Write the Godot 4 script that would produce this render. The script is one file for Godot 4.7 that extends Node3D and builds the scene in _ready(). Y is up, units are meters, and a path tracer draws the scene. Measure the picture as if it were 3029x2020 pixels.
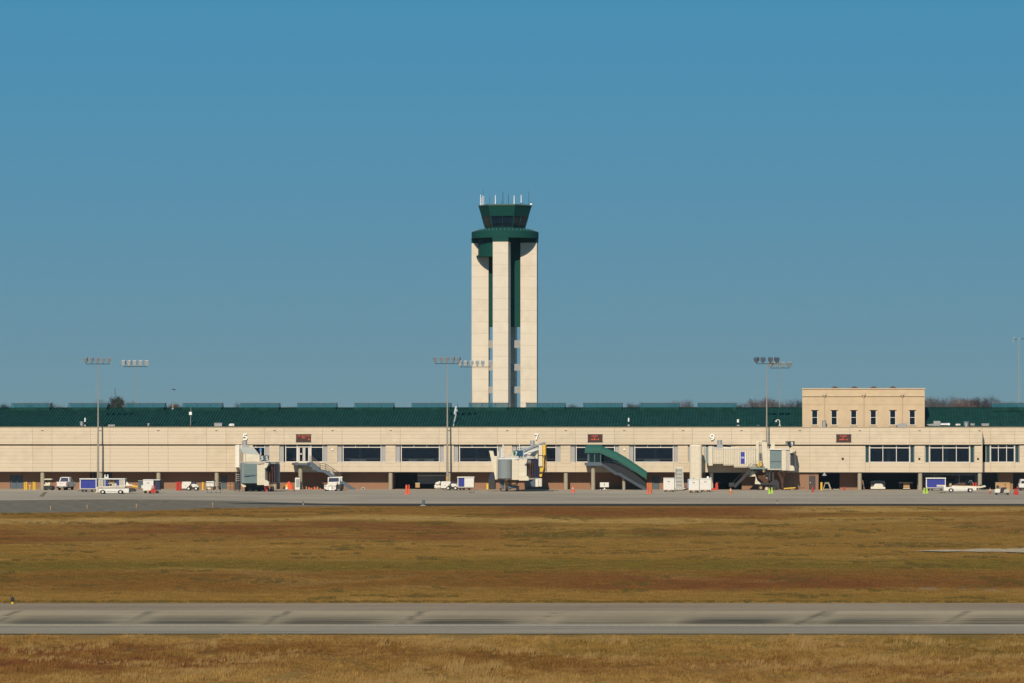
extends Node3D
# Airport terminal and control tower seen across a grassed infield through a long lens.
# Facade plane z = 0 (+z towards the viewer), x to the right, apron at y = 0. F: focal length in pixels of the photograph.
const F := 13200.0
const EYE := Vector3(0, 10, 660)
const YAW := 4.0
const PITCH := 1.0287
var cb: Basis
var S: SurfaceTool
var M := {}
var used := {}
var rng := RandomNumberGenerator.new()
var nz := FastNoiseLite.new()
var nz2 := FastNoiseLite.new()
var tex := {}
# frame of the thing under construction
var o0 := Vector3.ZERO
var fx := 0.0
var fy := 0.0
var sc := 0.05
var T: Node3D

# ---------------------------------------------------------------- geometry helpers
func ray(px: float, py: float) -> Vector3:
	return cb * Vector3((px - 1514.5) / F, -(py - 1010.0) / F, -1)
func at(px: float, py: float, z: float) -> Vector3:
	var r := ray(px, py)
	return EYE + r * ((z - EYE.z) / r.z)
func gnd(px: float, py: float, y := 0.0) -> Vector3:
	var r := ray(px, py)
	return EYE + r * ((y - EYE.y) / r.y)
func X(px: float, z := 0.0) -> float:
	return at(px, 1350, z).x
func Y(py: float, z := 0.0) -> float:
	return at(1500, py, z).y
func nb() -> void:
	S = SurfaceTool.new()
	S.begin(Mesh.PRIMITIVE_TRIANGLES)
func tri(a: Vector3, b: Vector3, c: Vector3) -> void:
	S.set_normal((b - a).cross(c - a).normalized())
	S.add_vertex(a); S.add_vertex(c); S.add_vertex(b)
func quad(a: Vector3, b: Vector3, c: Vector3, d: Vector3) -> void:
	var n := (c - a).cross(d - b).normalized()
	S.set_normal(n)
	S.add_vertex(a); S.add_vertex(c); S.add_vertex(b)
	S.add_vertex(a); S.add_vertex(d); S.add_vertex(c)
func hexa(p: Array) -> void:   # 8 corners: bottom 0-3 counter-clockwise from above starting at (-x,+z), top 4-7
	quad(p[0], p[1], p[5], p[4]); quad(p[1], p[2], p[6], p[5]); quad(p[2], p[3], p[7], p[6]); quad(p[3], p[0], p[4], p[7])
	quad(p[4], p[5], p[6], p[7]); quad(p[3], p[2], p[1], p[0])
func bb(x0: float, y0: float, z0: float, x1: float, y1: float, z1: float) -> void:
	hexa([Vector3(x0, y0, z1), Vector3(x1, y0, z1), Vector3(x1, y0, z0), Vector3(x0, y0, z0), Vector3(x0, y1, z1), Vector3(x1, y1, z1), Vector3(x1, y1, z0), Vector3(x0, y1, z0)])
func bxt(t: Transform3D, s: Vector3) -> void:
	var h := s / 2
	var p := []
	for y in [-1, 1]:
		for c in [[-1, 1], [1, 1], [1, -1], [-1, -1]]:
			p.append(t * Vector3(c[0] * h.x, y * h.y, c[1] * h.z))
	hexa(p)
func bar(a: Vector3, b: Vector3, w: float, h: float) -> void:
	var d := b - a
	var u := Vector3.UP if absf(d.normalized().y) < 0.95 else Vector3.BACK
	bxt(Transform3D(Basis.looking_at(d, u), (a + b) / 2), Vector3(w, h, d.length()))
func prism(pts: PackedVector2Array, z0: float, z1: float) -> void:
	if Geometry2D.is_polygon_clockwise(pts):
		pts.reverse()
	var idx := Geometry2D.triangulate_polygon(pts)
	for i in range(0, idx.size(), 3):
		var a := pts[idx[i]]
		var b := pts[idx[i + 1]]
		var c := pts[idx[i + 2]]
		if (b - a).cross(c - a) < 0:
			var t := b
			b = c
			c = t
		tri(Vector3(a.x, a.y, z1), Vector3(b.x, b.y, z1), Vector3(c.x, c.y, z1))
		tri(Vector3(a.x, a.y, z0), Vector3(c.x, c.y, z0), Vector3(b.x, b.y, z0))
	for i in pts.size():
		var a := pts[i]
		var b := pts[(i + 1) % pts.size()]
		quad(Vector3(a.x, a.y, z1), Vector3(a.x, a.y, z0), Vector3(b.x, b.y, z0), Vector3(b.x, b.y, z1))
func tube(a: Vector3, b: Vector3, r0: float, r1 := -1.0, n := 10, caps := true) -> void:
	if r1 < 0:
		r1 = r0
	var d := (b - a).normalized()
	var u := d.cross(Vector3.UP if absf(d.y) < 0.9 else Vector3.RIGHT).normalized()
	var w := u.cross(d)
	for i in n:
		var t0 := TAU * i / n
		var t1 := TAU * (i + 1) / n
		var e0 := u * cos(t0) + w * sin(t0)
		var e1 := u * cos(t1) + w * sin(t1)
		var q := [[a + e0 * r0, e0], [a + e1 * r0, e1], [b + e1 * r1, e1], [b + e0 * r1, e0]]
		for k in [0, 1, 2, 0, 2, 3]:
			S.set_normal(q[k][1]); S.add_vertex(q[k][0])
		if caps:
			if r0 > 0.001:
				tri(a, a + e1 * r0, a + e0 * r0)
			if r1 > 0.001:
				tri(b, b + e0 * r1, b + e1 * r1)
func lathe(c: Vector3, prof: Array, n := 24, t0 := 0.0, t1 := TAU) -> void:   # prof: [radius, y] upwards
	for j in prof.size() - 1:
		var p: Array = prof[j]
		var q: Array = prof[j + 1]
		var sl := Vector2(q[1] - p[1], p[0] - q[0]).normalized()
		for i in n:
			var a := t0 + (t1 - t0) * i / n
			var b := t0 + (t1 - t0) * (i + 1) / n
			var ea := Vector3(sin(a), 0, cos(a))
			var eb := Vector3(sin(b), 0, cos(b))
			var up0: Vector3 = c + Vector3.UP * p[1]
			var up1: Vector3 = c + Vector3.UP * q[1]
			var vs := [[up0 + ea * p[0], ea], [up0 + eb * p[0], eb], [up1 + eb * q[0], eb], [up1 + ea * q[0], ea]]
			for k in [0, 2, 1, 0, 3, 2]:
				S.set_normal((vs[k][1] * sl.x + Vector3.UP * sl.y).normalized()); S.add_vertex(vs[k][0])
func rope(pts: Array, r: float, n := 6) -> void:
	for i in pts.size() - 1:
		tube(pts[i], pts[i + 1], r, r, n)
func fin(called: String, m: Material, parent: Node = null) -> MeshInstance3D:
	var o := MeshInstance3D.new()
	o.name = called
	o.mesh = S.commit()
	o.material_override = m
	(parent if parent else T).add_child(o, true)
	return o
func numbered(n: String) -> String:
	used[n] = used.get(n, -1) + 1
	return n if used[n] == 0 else "%s_%03d" % [n, used[n]]
func tag(o: Node3D, label: String, cat: String, group := "", kind := "") -> void:
	if label: o.set_meta("label", label)
	if cat: o.set_meta("category", cat)
	if group: o.set_meta("group", group)
	if kind: o.set_meta("kind", kind)
func thing(called: String, label: String, cat: String, pos := Vector3.ZERO, turn := 0.0, group := "") -> Node3D:
	T = Node3D.new()
	T.name = numbered(called)
	add_child(T)
	T.position = pos
	T.rotation_degrees.y = turn
	tag(T, label, cat, group)
	return T
func struct(called: String, m: Material, kind := "structure") -> MeshInstance3D:
	var o := fin(called, m, self)
	o.set_meta("kind", kind)
	return o
# a thing whose outline is read in photograph pixels: its origin is the ground point under (px, py)
func gthing(called: String, label: String, cat: String, px: float, py: float, group := "", y := 0.0) -> Node3D:
	o0 = gnd(px, py, y)
	frame(px, py, o0)
	return thing(called, label, cat, o0, 0, group)
func wthing(called: String, label: String, cat: String, px: float, py: float, z: float, group := "") -> Node3D:
	o0 = at(px, py, z)
	frame(px, py, o0)
	return thing(called, label, cat, o0, 0, group)
func frame(px: float, py: float, p: Vector3) -> void:
	fx = px
	fy = py
	sc = (p - EYE).dot(-cb.z) / F
func v(px: float, py: float, z := 0.0) -> Vector3:
	return Vector3((px - fx) * sc, (fy - py) * sc, z)
func v2(px: float, py: float) -> Vector2:
	return Vector2((px - fx) * sc, (fy - py) * sc)
func pp(a: Array) -> PackedVector2Array:   # flat list of pixel pairs
	var r := PackedVector2Array()
	for i in range(0, a.size(), 2):
		r.append(v2(a[i], a[i + 1]))
	return r
func ex(called: String, m: Material, a: Array, z0: float, z1: float, parent: Node = null) -> MeshInstance3D:
	nb(); prism(pp(a), z0, z1)
	return fin(called, m, parent)
func bo(called: String, m: Material, x0: float, y0: float, x1: float, y1: float, z0: float, z1: float, parent: Node = null) -> MeshInstance3D:
	nb(); bp(x0, y0, x1, y1, z0, z1)
	return fin(called, m, parent)
func bp(x0: float, y0: float, x1: float, y1: float, z0: float, z1: float) -> void:   # pixel box, y0 above y1
	var a := v2(x0, y1)
	var b := v2(x1, y0)
	bb(a.x, a.y, z0, b.x, b.y, z1)
func tb(called: String, m: Material, a: Vector3, b: Vector3, r: float, r1 := -1.0, parent: Node = null, n := 10) -> MeshInstance3D:
	nb(); tube(a, b, r, r1, n)
	return fin(called, m, parent)
func wheel(px: float, py: float, rpx: float, z: float, w: float, parent: Node = null, hub: Material = null) -> void:
	var c := v(px, py, z)
	var r := rpx * sc
	nb(); tube(c - Vector3(0, 0, w), c, r, r, 16)
	var t := fin("wheel", M.tyre, parent)
	nb(); tube(c - Vector3(0, 0, w * 0.5), c + Vector3(0, 0, 0.015), r * 0.55, r * 0.5, 12)
	fin("rim", hub if hub else M.white, t)
func text(called: String, s: String, h: float, depth: float, pos: Vector3, m: Material, parent: Node = null, turn := 0.0, bold := 700) -> void:
	var f := SystemFont.new()
	f.font_names = PackedStringArray(["Droid Sans"])
	f.font_weight = bold
	var tm := TextMesh.new()
	tm.text = s
	tm.font = f
	tm.font_size = 64
	tm.pixel_size = h / 46.0
	tm.depth = depth
	var o := MeshInstance3D.new()
	o.name = called
	o.mesh = tm
	o.material_override = m
	o.position = pos
	o.rotation_degrees.y = turn
	(parent if parent else T).add_child(o, true)

# ---------------------------------------------------------------- materials
func grain(id: int, freq: float, lo: float, oct := 4, sx := 1.0) -> ImageTexture:
	var n := FastNoiseLite.new()
	n.seed = id
	n.frequency = freq
	n.fractal_octaves = oct
	var im := Image.create(256, 256, false, Image.FORMAT_RGB8)
	for y in 256:
		for x in 256:   # wraps: blend of four shifted samples
			var a := float(x) / 256
			var b := float(y) / 256
			var q := (n.get_noise_2d(x * sx, y) * (1 - a) + n.get_noise_2d((x - 256) * sx, y) * a) * (1 - b) + (n.get_noise_2d(x * sx, y - 256) * (1 - a) + n.get_noise_2d((x - 256) * sx, y - 256) * a) * b
			var g := pow(clampf(lo + (1.0 - lo) * (0.5 + q * 1.3), 0, 1), 0.4545)
			im.set_pixel(x, y, Color(g, g, g))
	return ImageTexture.create_from_image(im)
func mk(c: Color, rough := 0.8, metal := 0.0, t := "", tsc := 0.3) -> StandardMaterial3D:
	var m := StandardMaterial3D.new()
	m.albedo_color = c.linear_to_srgb()
	m.roughness = rough
	m.metallic = metal
	if t:
		m.albedo_texture = tex[t]
		m.uv1_triplanar = true
		m.uv1_world_triplanar = true
		m.uv1_scale = Vector3.ONE * tsc
	return m
func glass(c: Color, a: float) -> StandardMaterial3D:
	var m := mk(c, 0.04)
	var k := c.linear_to_srgb()
	m.albedo_color = Color(k.r, k.g, k.b, a)
	m.transparency = BaseMaterial3D.TRANSPARENCY_ALPHA
	return m
func materials() -> void:
	tex.fine = grain(3, 0.09, 0.86)
	tex.soft = grain(5, 0.018, 0.88, 5)
	tex.patch = grain(9, 0.03, 0.55, 5)
	tex.run = grain(12, 0.05, 0.66, 4, 3.0)
	M.wall = mk(Color(0.615, 0.52, 0.40), 0.9, 0, "soft", 0.11)
	M.wall2 = mk(Color(0.60, 0.505, 0.385), 0.9, 0, "soft", 0.09)
	M.wall3 = mk(Color(0.63, 0.535, 0.415), 0.9, 0, "fine", 0.2)
	M.joint = mk(Color(0.2, 0.13, 0.075), 0.95)
	M.block = mk(Color(0.56, 0.43, 0.285), 0.9, 0, "soft", 0.12)
	M.coping = mk(Color(0.56, 0.44, 0.32), 0.8, 0, "fine", 0.3)
	M.conc = mk(Color(0.68, 0.605, 0.505), 0.9, 0, "soft", 0.08)
	M.conc2 = mk(Color(0.66, 0.585, 0.485), 0.9, 0, "soft", 0.1)
	M.conc3 = mk(Color(0.69, 0.615, 0.515), 0.9, 0, "fine", 0.15)
	M.green = mk(Color(0.009, 0.068, 0.058), 0.62, 0, "run", 0.13)
	M.roof = mk(Color(0.0135, 0.058, 0.050), 0.7, 0, "patch", 0.07)
	M.roof2 = mk(Color(0.010, 0.039, 0.033), 0.7, 0, "run", 0.2)
	M.canvas = mk(Color(0.007, 0.095, 0.07), 0.75, 0, "run", 0.4)
	M.brick = mk(Color(0.30, 0.175, 0.115), 0.95, 0, "fine", 0.9)
	M.column = mk(Color(0.35, 0.31, 0.235), 0.9, 0, "soft", 0.4)
	M.white = mk(Color(0.70, 0.68, 0.64), 0.5, 0, "soft", 0.5)
	M.dirty = mk(Color(0.56, 0.51, 0.44), 0.6, 0, "patch", 0.6)
	M.cream = mk(Color(0.64, 0.575, 0.455), 0.6, 0, "soft", 0.4)
	M.seam = mk(Color(0.36, 0.31, 0.24), 0.7)
	M.frame = mk(Color(0.62, 0.58, 0.54), 0.5)
	M.louver = mk(Color(0.30, 0.30, 0.31), 0.6)
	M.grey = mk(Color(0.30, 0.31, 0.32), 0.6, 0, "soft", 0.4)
	M.zinc = mk(Color(0.42, 0.42, 0.43), 0.45, 0.5, "soft", 0.7)
	M.shutter = mk(Color(0.20, 0.27, 0.28), 0.5, 0.1, "soft", 0.5)
	M.steel = mk(Color(0.075, 0.105, 0.14), 0.6, 0, "soft", 0.5)
	M.dark = mk(Color(0.03, 0.03, 0.034), 0.7, 0, "soft", 0.5)
	M.black = mk(Color(0.015, 0.015, 0.017), 0.6)
	M.tyre = mk(Color(0.02, 0.02, 0.02), 0.9)
	M.blue = mk(Color(0.035, 0.05, 0.36), 0.7, 0, "patch", 0.7)
	M.navy = mk(Color(0.015, 0.022, 0.06), 0.7)
	M.red = mk(Color(0.45, 0.035, 0.022), 0.6)
	M.orange = mk(Color(0.72, 0.10, 0.035), 0.6)
	M.lime = mk(Color(0.42, 0.68, 0.03), 0.6)
	M.yellow = mk(Color(0.72, 0.44, 0.03), 0.6, 0, "soft", 0.6)
	M.tan = mk(Color(0.45, 0.27, 0.12), 0.8, 0, "soft", 0.6)
	M.rust = mk(Color(0.10, 0.045, 0.025), 0.85, 0, "patch", 0.6)
	M.door = mk(Color(0.05, 0.04, 0.045), 0.6)
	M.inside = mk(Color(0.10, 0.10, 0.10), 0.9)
	M.insidefloor = mk(Color(0.07, 0.055, 0.05), 0.9)
	M.glass = glass(Color(0.004, 0.006, 0.022), 0.28)
	M.cabglass = glass(Color(0.004, 0.008, 0.016), 0.8)
	M.sky = glass(Color(0.028, 0.12, 0.132), 0.6)
	M.pole = mk(Color(0.33, 0.29, 0.25), 0.6, 0.2, "soft", 0.4)
	M.lamp = mk(Color(0.26, 0.27, 0.28), 0.5, 0.3)
	M.lampw = mk(Color(0.8, 0.8, 0.8), 0.4)
	M.sign = mk(Color(0.05, 0.012, 0.01), 0.5)
	M.led = mk(Color(0.6, 0.09, 0.02), 0.5)
	M.led.emission_enabled = true
	M.led.emission = Color(1, 0.25, 0.06)
	M.led.emission_energy_multiplier = 0.1
	M.vc = mk(Color.WHITE, 0.95)
	M.vc.vertex_color_use_as_albedo = true
	M.pave = mk(Color.WHITE, 0.9, 0, "soft", 0.13)
	M.pave.vertex_color_use_as_albedo = true
	M.green.metallic_specular = 0.2
	for k in ["vc", "pave", "roof", "roof2", "brick", "wall", "wall2", "wall3"]:
		M[k].metallic_specular = 0.08

# ---------------------------------------------------------------- terrain in camera-aligned ground coordinates: u to the right, d away from the camera
func ud(u: float, d: float, y: float) -> Vector3:
	var r := deg_to_rad(YAW)
	return Vector3(u * cos(r) - d * sin(r), y, EYE.z - d * cos(r) - u * sin(r))
const PROFILE := [[60, -2.6], [330, -2.6], [340, -2.35], [364, -1.5], [376, -1.36], [415, -1.28], [428, -1.1], [460, -0.38], [484, -0.02], [500, 0.0]]
func H(d: float) -> float:
	for i in PROFILE.size() - 1:
		if d <= PROFILE[i + 1][0]:
			var t := clampf((d - PROFILE[i][0]) / (PROFILE[i + 1][0] - PROFILE[i][0]), 0, 1)
			return lerpf(PROFILE[i][1], PROFILE[i + 1][1], t)
	return 0.0
func HH(u: float, d: float) -> float:
	var k := smoothstep(308.0, 325.0, d) * (1 - smoothstep(470.0, 487.0, d)) + (1 - smoothstep(252.0, 262.0, d))
	return H(d) + k * 0.14 * nz.get_noise_2d(u * 1.5, d * 1.5) - (0.04 if d < 487 else 0.012)
func sm(a: float, b: float, x: float) -> float:
	return smoothstep(a, b, x)
func band(x: float, a: float, b: float, e: float) -> float:
	return sm(a - e, a + e, x) * (1 - sm(b - e, b + e, x))
func grass(u: float, d: float) -> Color:
	var h := H(d)
	var px := 1514.5 + F * u / d
	var n := nz.get_noise_2d(u * 0.5, d * 0.35)
	var n2 := nz2.get_noise_2d(u * 0.35, d * 0.6)
	var n3 := nz2.get_noise_2d(u * 1.6 + 300, d * 1.4)
	var n4 := nz.get_noise_2d(u * 0.25 + 90, d * 0.7 - 400)
	var py := 1247.0 + F * (10 - h) / d
	var w := py + 5.0 * n + 2.5 * n2 + 14.0 * nz.get_noise_2d(u * 0.3 + 50, d * 0.05)
	var olive := Color(0.175, 0.100, 0.026)
	var straw := Color(0.255, 0.163, 0.056)
	var brown := Color(0.135, 0.067, 0.018)
	var redd := Color(0.115, 0.043, 0.016)
	var moss := Color(0.106, 0.076, 0.016)
	var c := olive
	if d > 290:
		c = c.lerp(brown, band(w, 1480, 1528, 6) * 0.55)
		c = c.lerp(redd, band(w, 1494, 1522, 5) * sm(1300, 1650, px) * (1 - sm(2250, 2600, px)) * 0.8)
		c = c.lerp(straw, band(w, 1529, 1543, 3) * (0.95 - 0.5 * sm(2000, 2400, px)))
		c = c.lerp(straw, band(w, 1500, 1516, 4) * sm(2150, 2450, px) * 0.8)
		c = c.lerp(redd, band(w, 1545, 1600, 5) * (1 - sm(1250, 1750, px)) * clampf(0.6 + n2 * 1.2, 0.2, 0.85))
		c = c.lerp(redd, band(w, 1563, 1588, 5) * sm(1750, 1900, px) * (1 - sm(2050, 2200, px)) * 0.7)
		c = c.lerp(moss, band(w, 1574, 1586, 4) * sm(1480, 1600, px) * (1 - sm(2350, 2500, px)) * clampf(0.5 + n2, 0, 1))
		c = c.lerp(moss, band(w, 1655, 1688, 10) * 0.85)
		c = c.lerp(brown, band(w, 1688, 1745, 9) * 0.95)
		c = c.lerp(redd, band(w, 1702, 1746, 9) * sm(1350, 1600, px) * clampf(0.6 + n * 1.1, 0, 0.85))
		c = c.lerp(redd, band(w, 1530, 1575, 9) * sm(2700, 2950, px) * 0.3)
		c = c.lerp(moss, clampf(n4 * 1.4 - 0.3, 0, 0.4))
		c = c.lerp(straw, clampf(n2 * 1.0 - 0.22, 0, 0.3))
		c = c.lerp(brown, clampf(n3 * 0.8, 0, 0.25))
	else:
		straw = Color(0.235, 0.138, 0.043)
		c = straw.lerp(brown, clampf(0.62 + n * 1.2 + n3 * 0.6, 0, 1))
		c = c.lerp(redd, clampf(n4 * 1.4 + n2 * 0.8 + 0.1, 0, 0.8))
		c = c.lerp(redd, band(w, 1905, 1990, 16) * (1 - sm(500, 900, px)) * clampf(0.45 + n3 * 1.2, 0, 0.9))
		c = c.lerp(moss, band(w, 1885, 1945, 12) * (band(px, 1650, 2280, 120) + sm(2550, 2700, px)) * clampf(0.6 + n2, 0, 1))
		c = c.lerp(straw, (band(w, 1985, 2100, 14) * clampf(0.4 + n2 * 1.4 + n3, 0, 1) + band(w, 1874, 1900, 6) * 0.45) * 0.85)
		c = c.lerp(olive, clampf(nz.get_noise_2d(u * 0.5 - 77, d) * 1.2, 0, 0.6))
	return c
func sheet(us: Array, ds: Array, height: Callable, colour: Callable) -> ArrayMesh:
	var vs := PackedVector3Array()
	var ns := PackedVector3Array()
	var cs := PackedColorArray()
	var ix := PackedInt32Array()
	var w := us.size()
	for j in ds.size():
		for i in w:
			var d: float = ds[j]
			var u: float = us[i] * (d if absf(us[w - 1]) < 5.0 else 1.0)
			vs.append(ud(u, d, height.call(u, d)))
			var gx: float = (height.call(u + 0.5, d) - height.call(u - 0.5, d))
			var gd: float = (height.call(u, d + 0.5) - height.call(u, d - 0.5))
			ns.append((ud(-gx, -gd, 1) - ud(0, 0, 0)).normalized())
			cs.append(colour.call(u, d))
	for j in ds.size() - 1:
		for i in w - 1:
			var a := j * w + i
			ix.append_array([a, a + w, a + w + 1, a, a + w + 1, a + 1])
	var ar := []
	ar.resize(Mesh.ARRAY_MAX)
	ar[Mesh.ARRAY_VERTEX] = vs
	ar[Mesh.ARRAY_NORMAL] = ns
	ar[Mesh.ARRAY_COLOR] = cs
	ar[Mesh.ARRAY_INDEX] = ix
	var m := ArrayMesh.new()
	m.add_surface_from_arrays(Mesh.PRIMITIVE_TRIANGLES, ar)
	return m
func lay(called: String, m: ArrayMesh, mt: Material) -> MeshInstance3D:
	var o := MeshInstance3D.new()
	o.name = called
	o.mesh = m
	o.material_override = mt
	o.set_meta("kind", "structure")
	add_child(o, true)
	return o
func steps(a: float, b: float, s: float) -> Array:
	var r := []
	var n := int(ceil((b - a) / s))
	for i in n + 1:
		r.append(lerpf(a, b, float(i) / n))
	return r
func poly_ground(called: String, pts: Array, y: float, mt: Material, kind := "structure") -> MeshInstance3D:   # flat sheet through pixel points of the ground plane at height y
	var p2 := PackedVector2Array()
	for i in range(0, pts.size(), 2):
		var g := gnd(pts[i], pts[i + 1], y)
		p2.append(Vector2(g.x, g.z))
	nb()
	var idx := Geometry2D.triangulate_polygon(p2)
	for i in range(0, idx.size(), 3):
		S.set_normal(Vector3.UP)
		for k in 3:
			var q := p2[idx[i + k]]
			S.add_vertex(Vector3(q.x, y, q.y))
	var o := fin(called, mt, self)
	o.set_meta("kind", kind)
	return o
func ground() -> void:
	lay("ground", sheet(steps(-0.26, 0.26, 0.0028), steps(90, 300, 2.0) + steps(300.5, 520, 1.6) + [540, 580, 640, 700, 800, 1000, 1300, 1700, 2400, 3400, 5000], HH, func(u, d): return grass(u, d) if d < 530 else Color(0.15, 0.095, 0.03)), M.vc)
	# apron: pale concrete with darker worn patches
	lay("apron", sheet(steps(-0.26, 0.26, 0.004), steps(535, 705, 2.5), func(_u, _d): return 0.0, func(u, d):
		var k: float = 0.275 + 0.05 * nz.get_noise_2d(u * 0.3, d * 0.5) + 0.05 * nz2.get_noise_2d(u * 0.6, d * 1.3) + 0.02 * sm(590, 640, d)
		return Color(k * 1.27, k, k * 0.74)), M.pave)
	# taxiway: shoulders, rubbed centre lane, faint diagonal seams
	var ty := -2.6
	lay("taxiway", sheet(steps(-95, 95, 0.42), steps(265.6, 310.4, 0.45), func(_u, _d): return ty, func(u, d):
		var px: float = 1514.5 + F * u / d
		var py: float = 1247.0 + F * 12.6 / d
		var n: float = nz.get_noise_2d(u * 0.5, d * 2.5)
		var n2: float = nz2.get_noise_2d(u * 0.35, d * 3.0)
		var c := Color(0.36, 0.266, 0.166)
		if py < 1806:
			c = Color(0.275, 0.198, 0.132)
		elif py > 1849:
			c = Color(0.265, 0.215, 0.158)
		else:
			var cell: float = floor((px - 370 - (1848 - py) * 1.75) / 402.0)
			var hs: float = nz2.get_noise_1d(cell * 37.0 + 5.0)
			var ph: float = fposmod(px - 370 - (1848 - py) * (1.75 + hs) + 90.0 * hs, 402.0)
			var seg: float = sm(10, 95 + 60 * hs, ph) * (1 - sm(270 + 90 * n2, 400, ph) * 0.85) * clampf(0.8 + hs * 1.4, 0.3, 1.0)
			var dark: float = sm(1809, 1838, py + 4 * n) * (1 - sm(1843, 1847.5, py + n)) * (0.3 + 0.7 * seg) * clampf(0.85 + n2 * 0.9 + 0.25 * nz.get_noise_2d(u * 0.15, d * 3.0), 0.15, 1)
			dark = maxf(dark, clampf(0.45 + hs * 1.6, 0.1, 0.75) * band(py, 1800, 1848, 6) * (1 - sm(5, 17, absf(ph - 12 - 3 * n))))
			c = c.lerp(Color(0.045, 0.037, 0.028), dark * 0.95)
			c = c.lerp(Color(0.30, 0.26, 0.2), clampf(n2 * 0.8, 0, 0.3))
		return c * (1.0 + 0.22 * n)), M.pave)
	nb()
	for d in [276.7, 297.6]:
		var prev := -95.0
		while prev < 95:
			var a := prev
			var b := prev + rng.randf_range(6, 11)
			var wd := rng.randf_range(0.3, 0.42) if d < 280 else 0.14
			quad(ud(a, d - wd, ty + 0.005), ud(b - 0.05, d - wd, ty + 0.005), ud(b - 0.05, d + wd, ty + 0.005), ud(a, d + wd, ty + 0.005))
			prev = b
	struct("edge_line", mk(Color(0.55, 0.45, 0.33), 0.9, 0, "patch", 0.3))
	# asphalt connector that tapers into the apron edge, and the dark asphalt shoulder along it
	var asph := mk(Color(0.205, 0.165, 0.122), 0.95, 0, "patch", 0.06)
	asph.metallic_specular = 0.08
	poly_ground("asphalt_connector", [-400, 1484, 0, 1479, 300, 1476, 500, 1477, 700, 1481, 950, 1488, 1080, 1490, 1000, 1496.5, 800, 1502, 600, 1508, 400, 1512, 200, 1515, 0, 1517, -400, 1523], 0.006, asph)
	var edge := mk(Color(0.07, 0.058, 0.045), 0.95, 0, "patch", 0.2)
	edge.metallic_specular = 0.08
	poly_ground("asphalt_shoulder", [640, 1486.5, 800, 1486, 950, 1488.5, 3400, 1489.5, 3400, 1494, 2600, 1494.5, 2000, 1495, 1500, 1496, 1250, 1496, 1080, 1494.5, 900, 1492.5, 760, 1490], 0.010, edge)
	# drain pad of bare concrete in the infield
	var pad := mk(Color(0.50, 0.375, 0.245), 0.95, 0, "patch", 0.2)
	pad.metallic_specular = 0.05
	poly_ground("concrete_pad", [2700, 1628, 2742, 1626, 2800, 1624.5, 2850, 1625, 2900, 1621.5, 2960, 1622, 3029, 1618.5, 3300, 1616, 3300, 1634, 3029, 1633.5, 2960, 1631, 2900, 1631.5, 2850, 1629.5, 2800, 1630.5, 2742, 1629], -1.29, pad)
	# painted marking and sealed cracks on the apron
	poly_ground("painted_marking", [131, 1454, 135, 1454, 122, 1468, 117, 1468], 0.008, mk(Color(0.34, 0.2, 0.03), 0.9, 0, "patch", 0.4))
	poly_ground("painted_marking", [128.5, 1454, 131, 1454, 117, 1468, 114, 1468], 0.008, mk(Color(0.04, 0.03, 0.02), 0.9))
	poly_ground("painted_marking", [135, 1454, 138, 1454, 125, 1468, 122, 1468], 0.008, mk(Color(0.04, 0.03, 0.02), 0.9))
	nb()
	for row in [[0, 1472, 420, 1470], [380, 1474, 760, 1470], [690, 1466, 960, 1455], [1050, 1473, 1460, 1471], [1600, 1467, 1800, 1452], [1500, 1472, 2080, 1474], [2020, 1474, 2420, 1475], [2450, 1468, 2530, 1455], [2640, 1476, 3029, 1472], [0, 1459, 110, 1459]]:
		var p0 := gnd(row[0], row[1], 0.007)
		var p1 := gnd(row[2], row[3], 0.007)
		for k in 12:
			var a := p0.lerp(p1, k / 12.0)
			var b := p0.lerp(p1, (k + 1) / 12.0)
			var o := Vector3(0, 0, rng.randf_range(0.3, 0.7))
			quad(a, b, b - o, a - o)
	struct("crack_sealant", mk(Color(0.075, 0.062, 0.05), 0.9))
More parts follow.
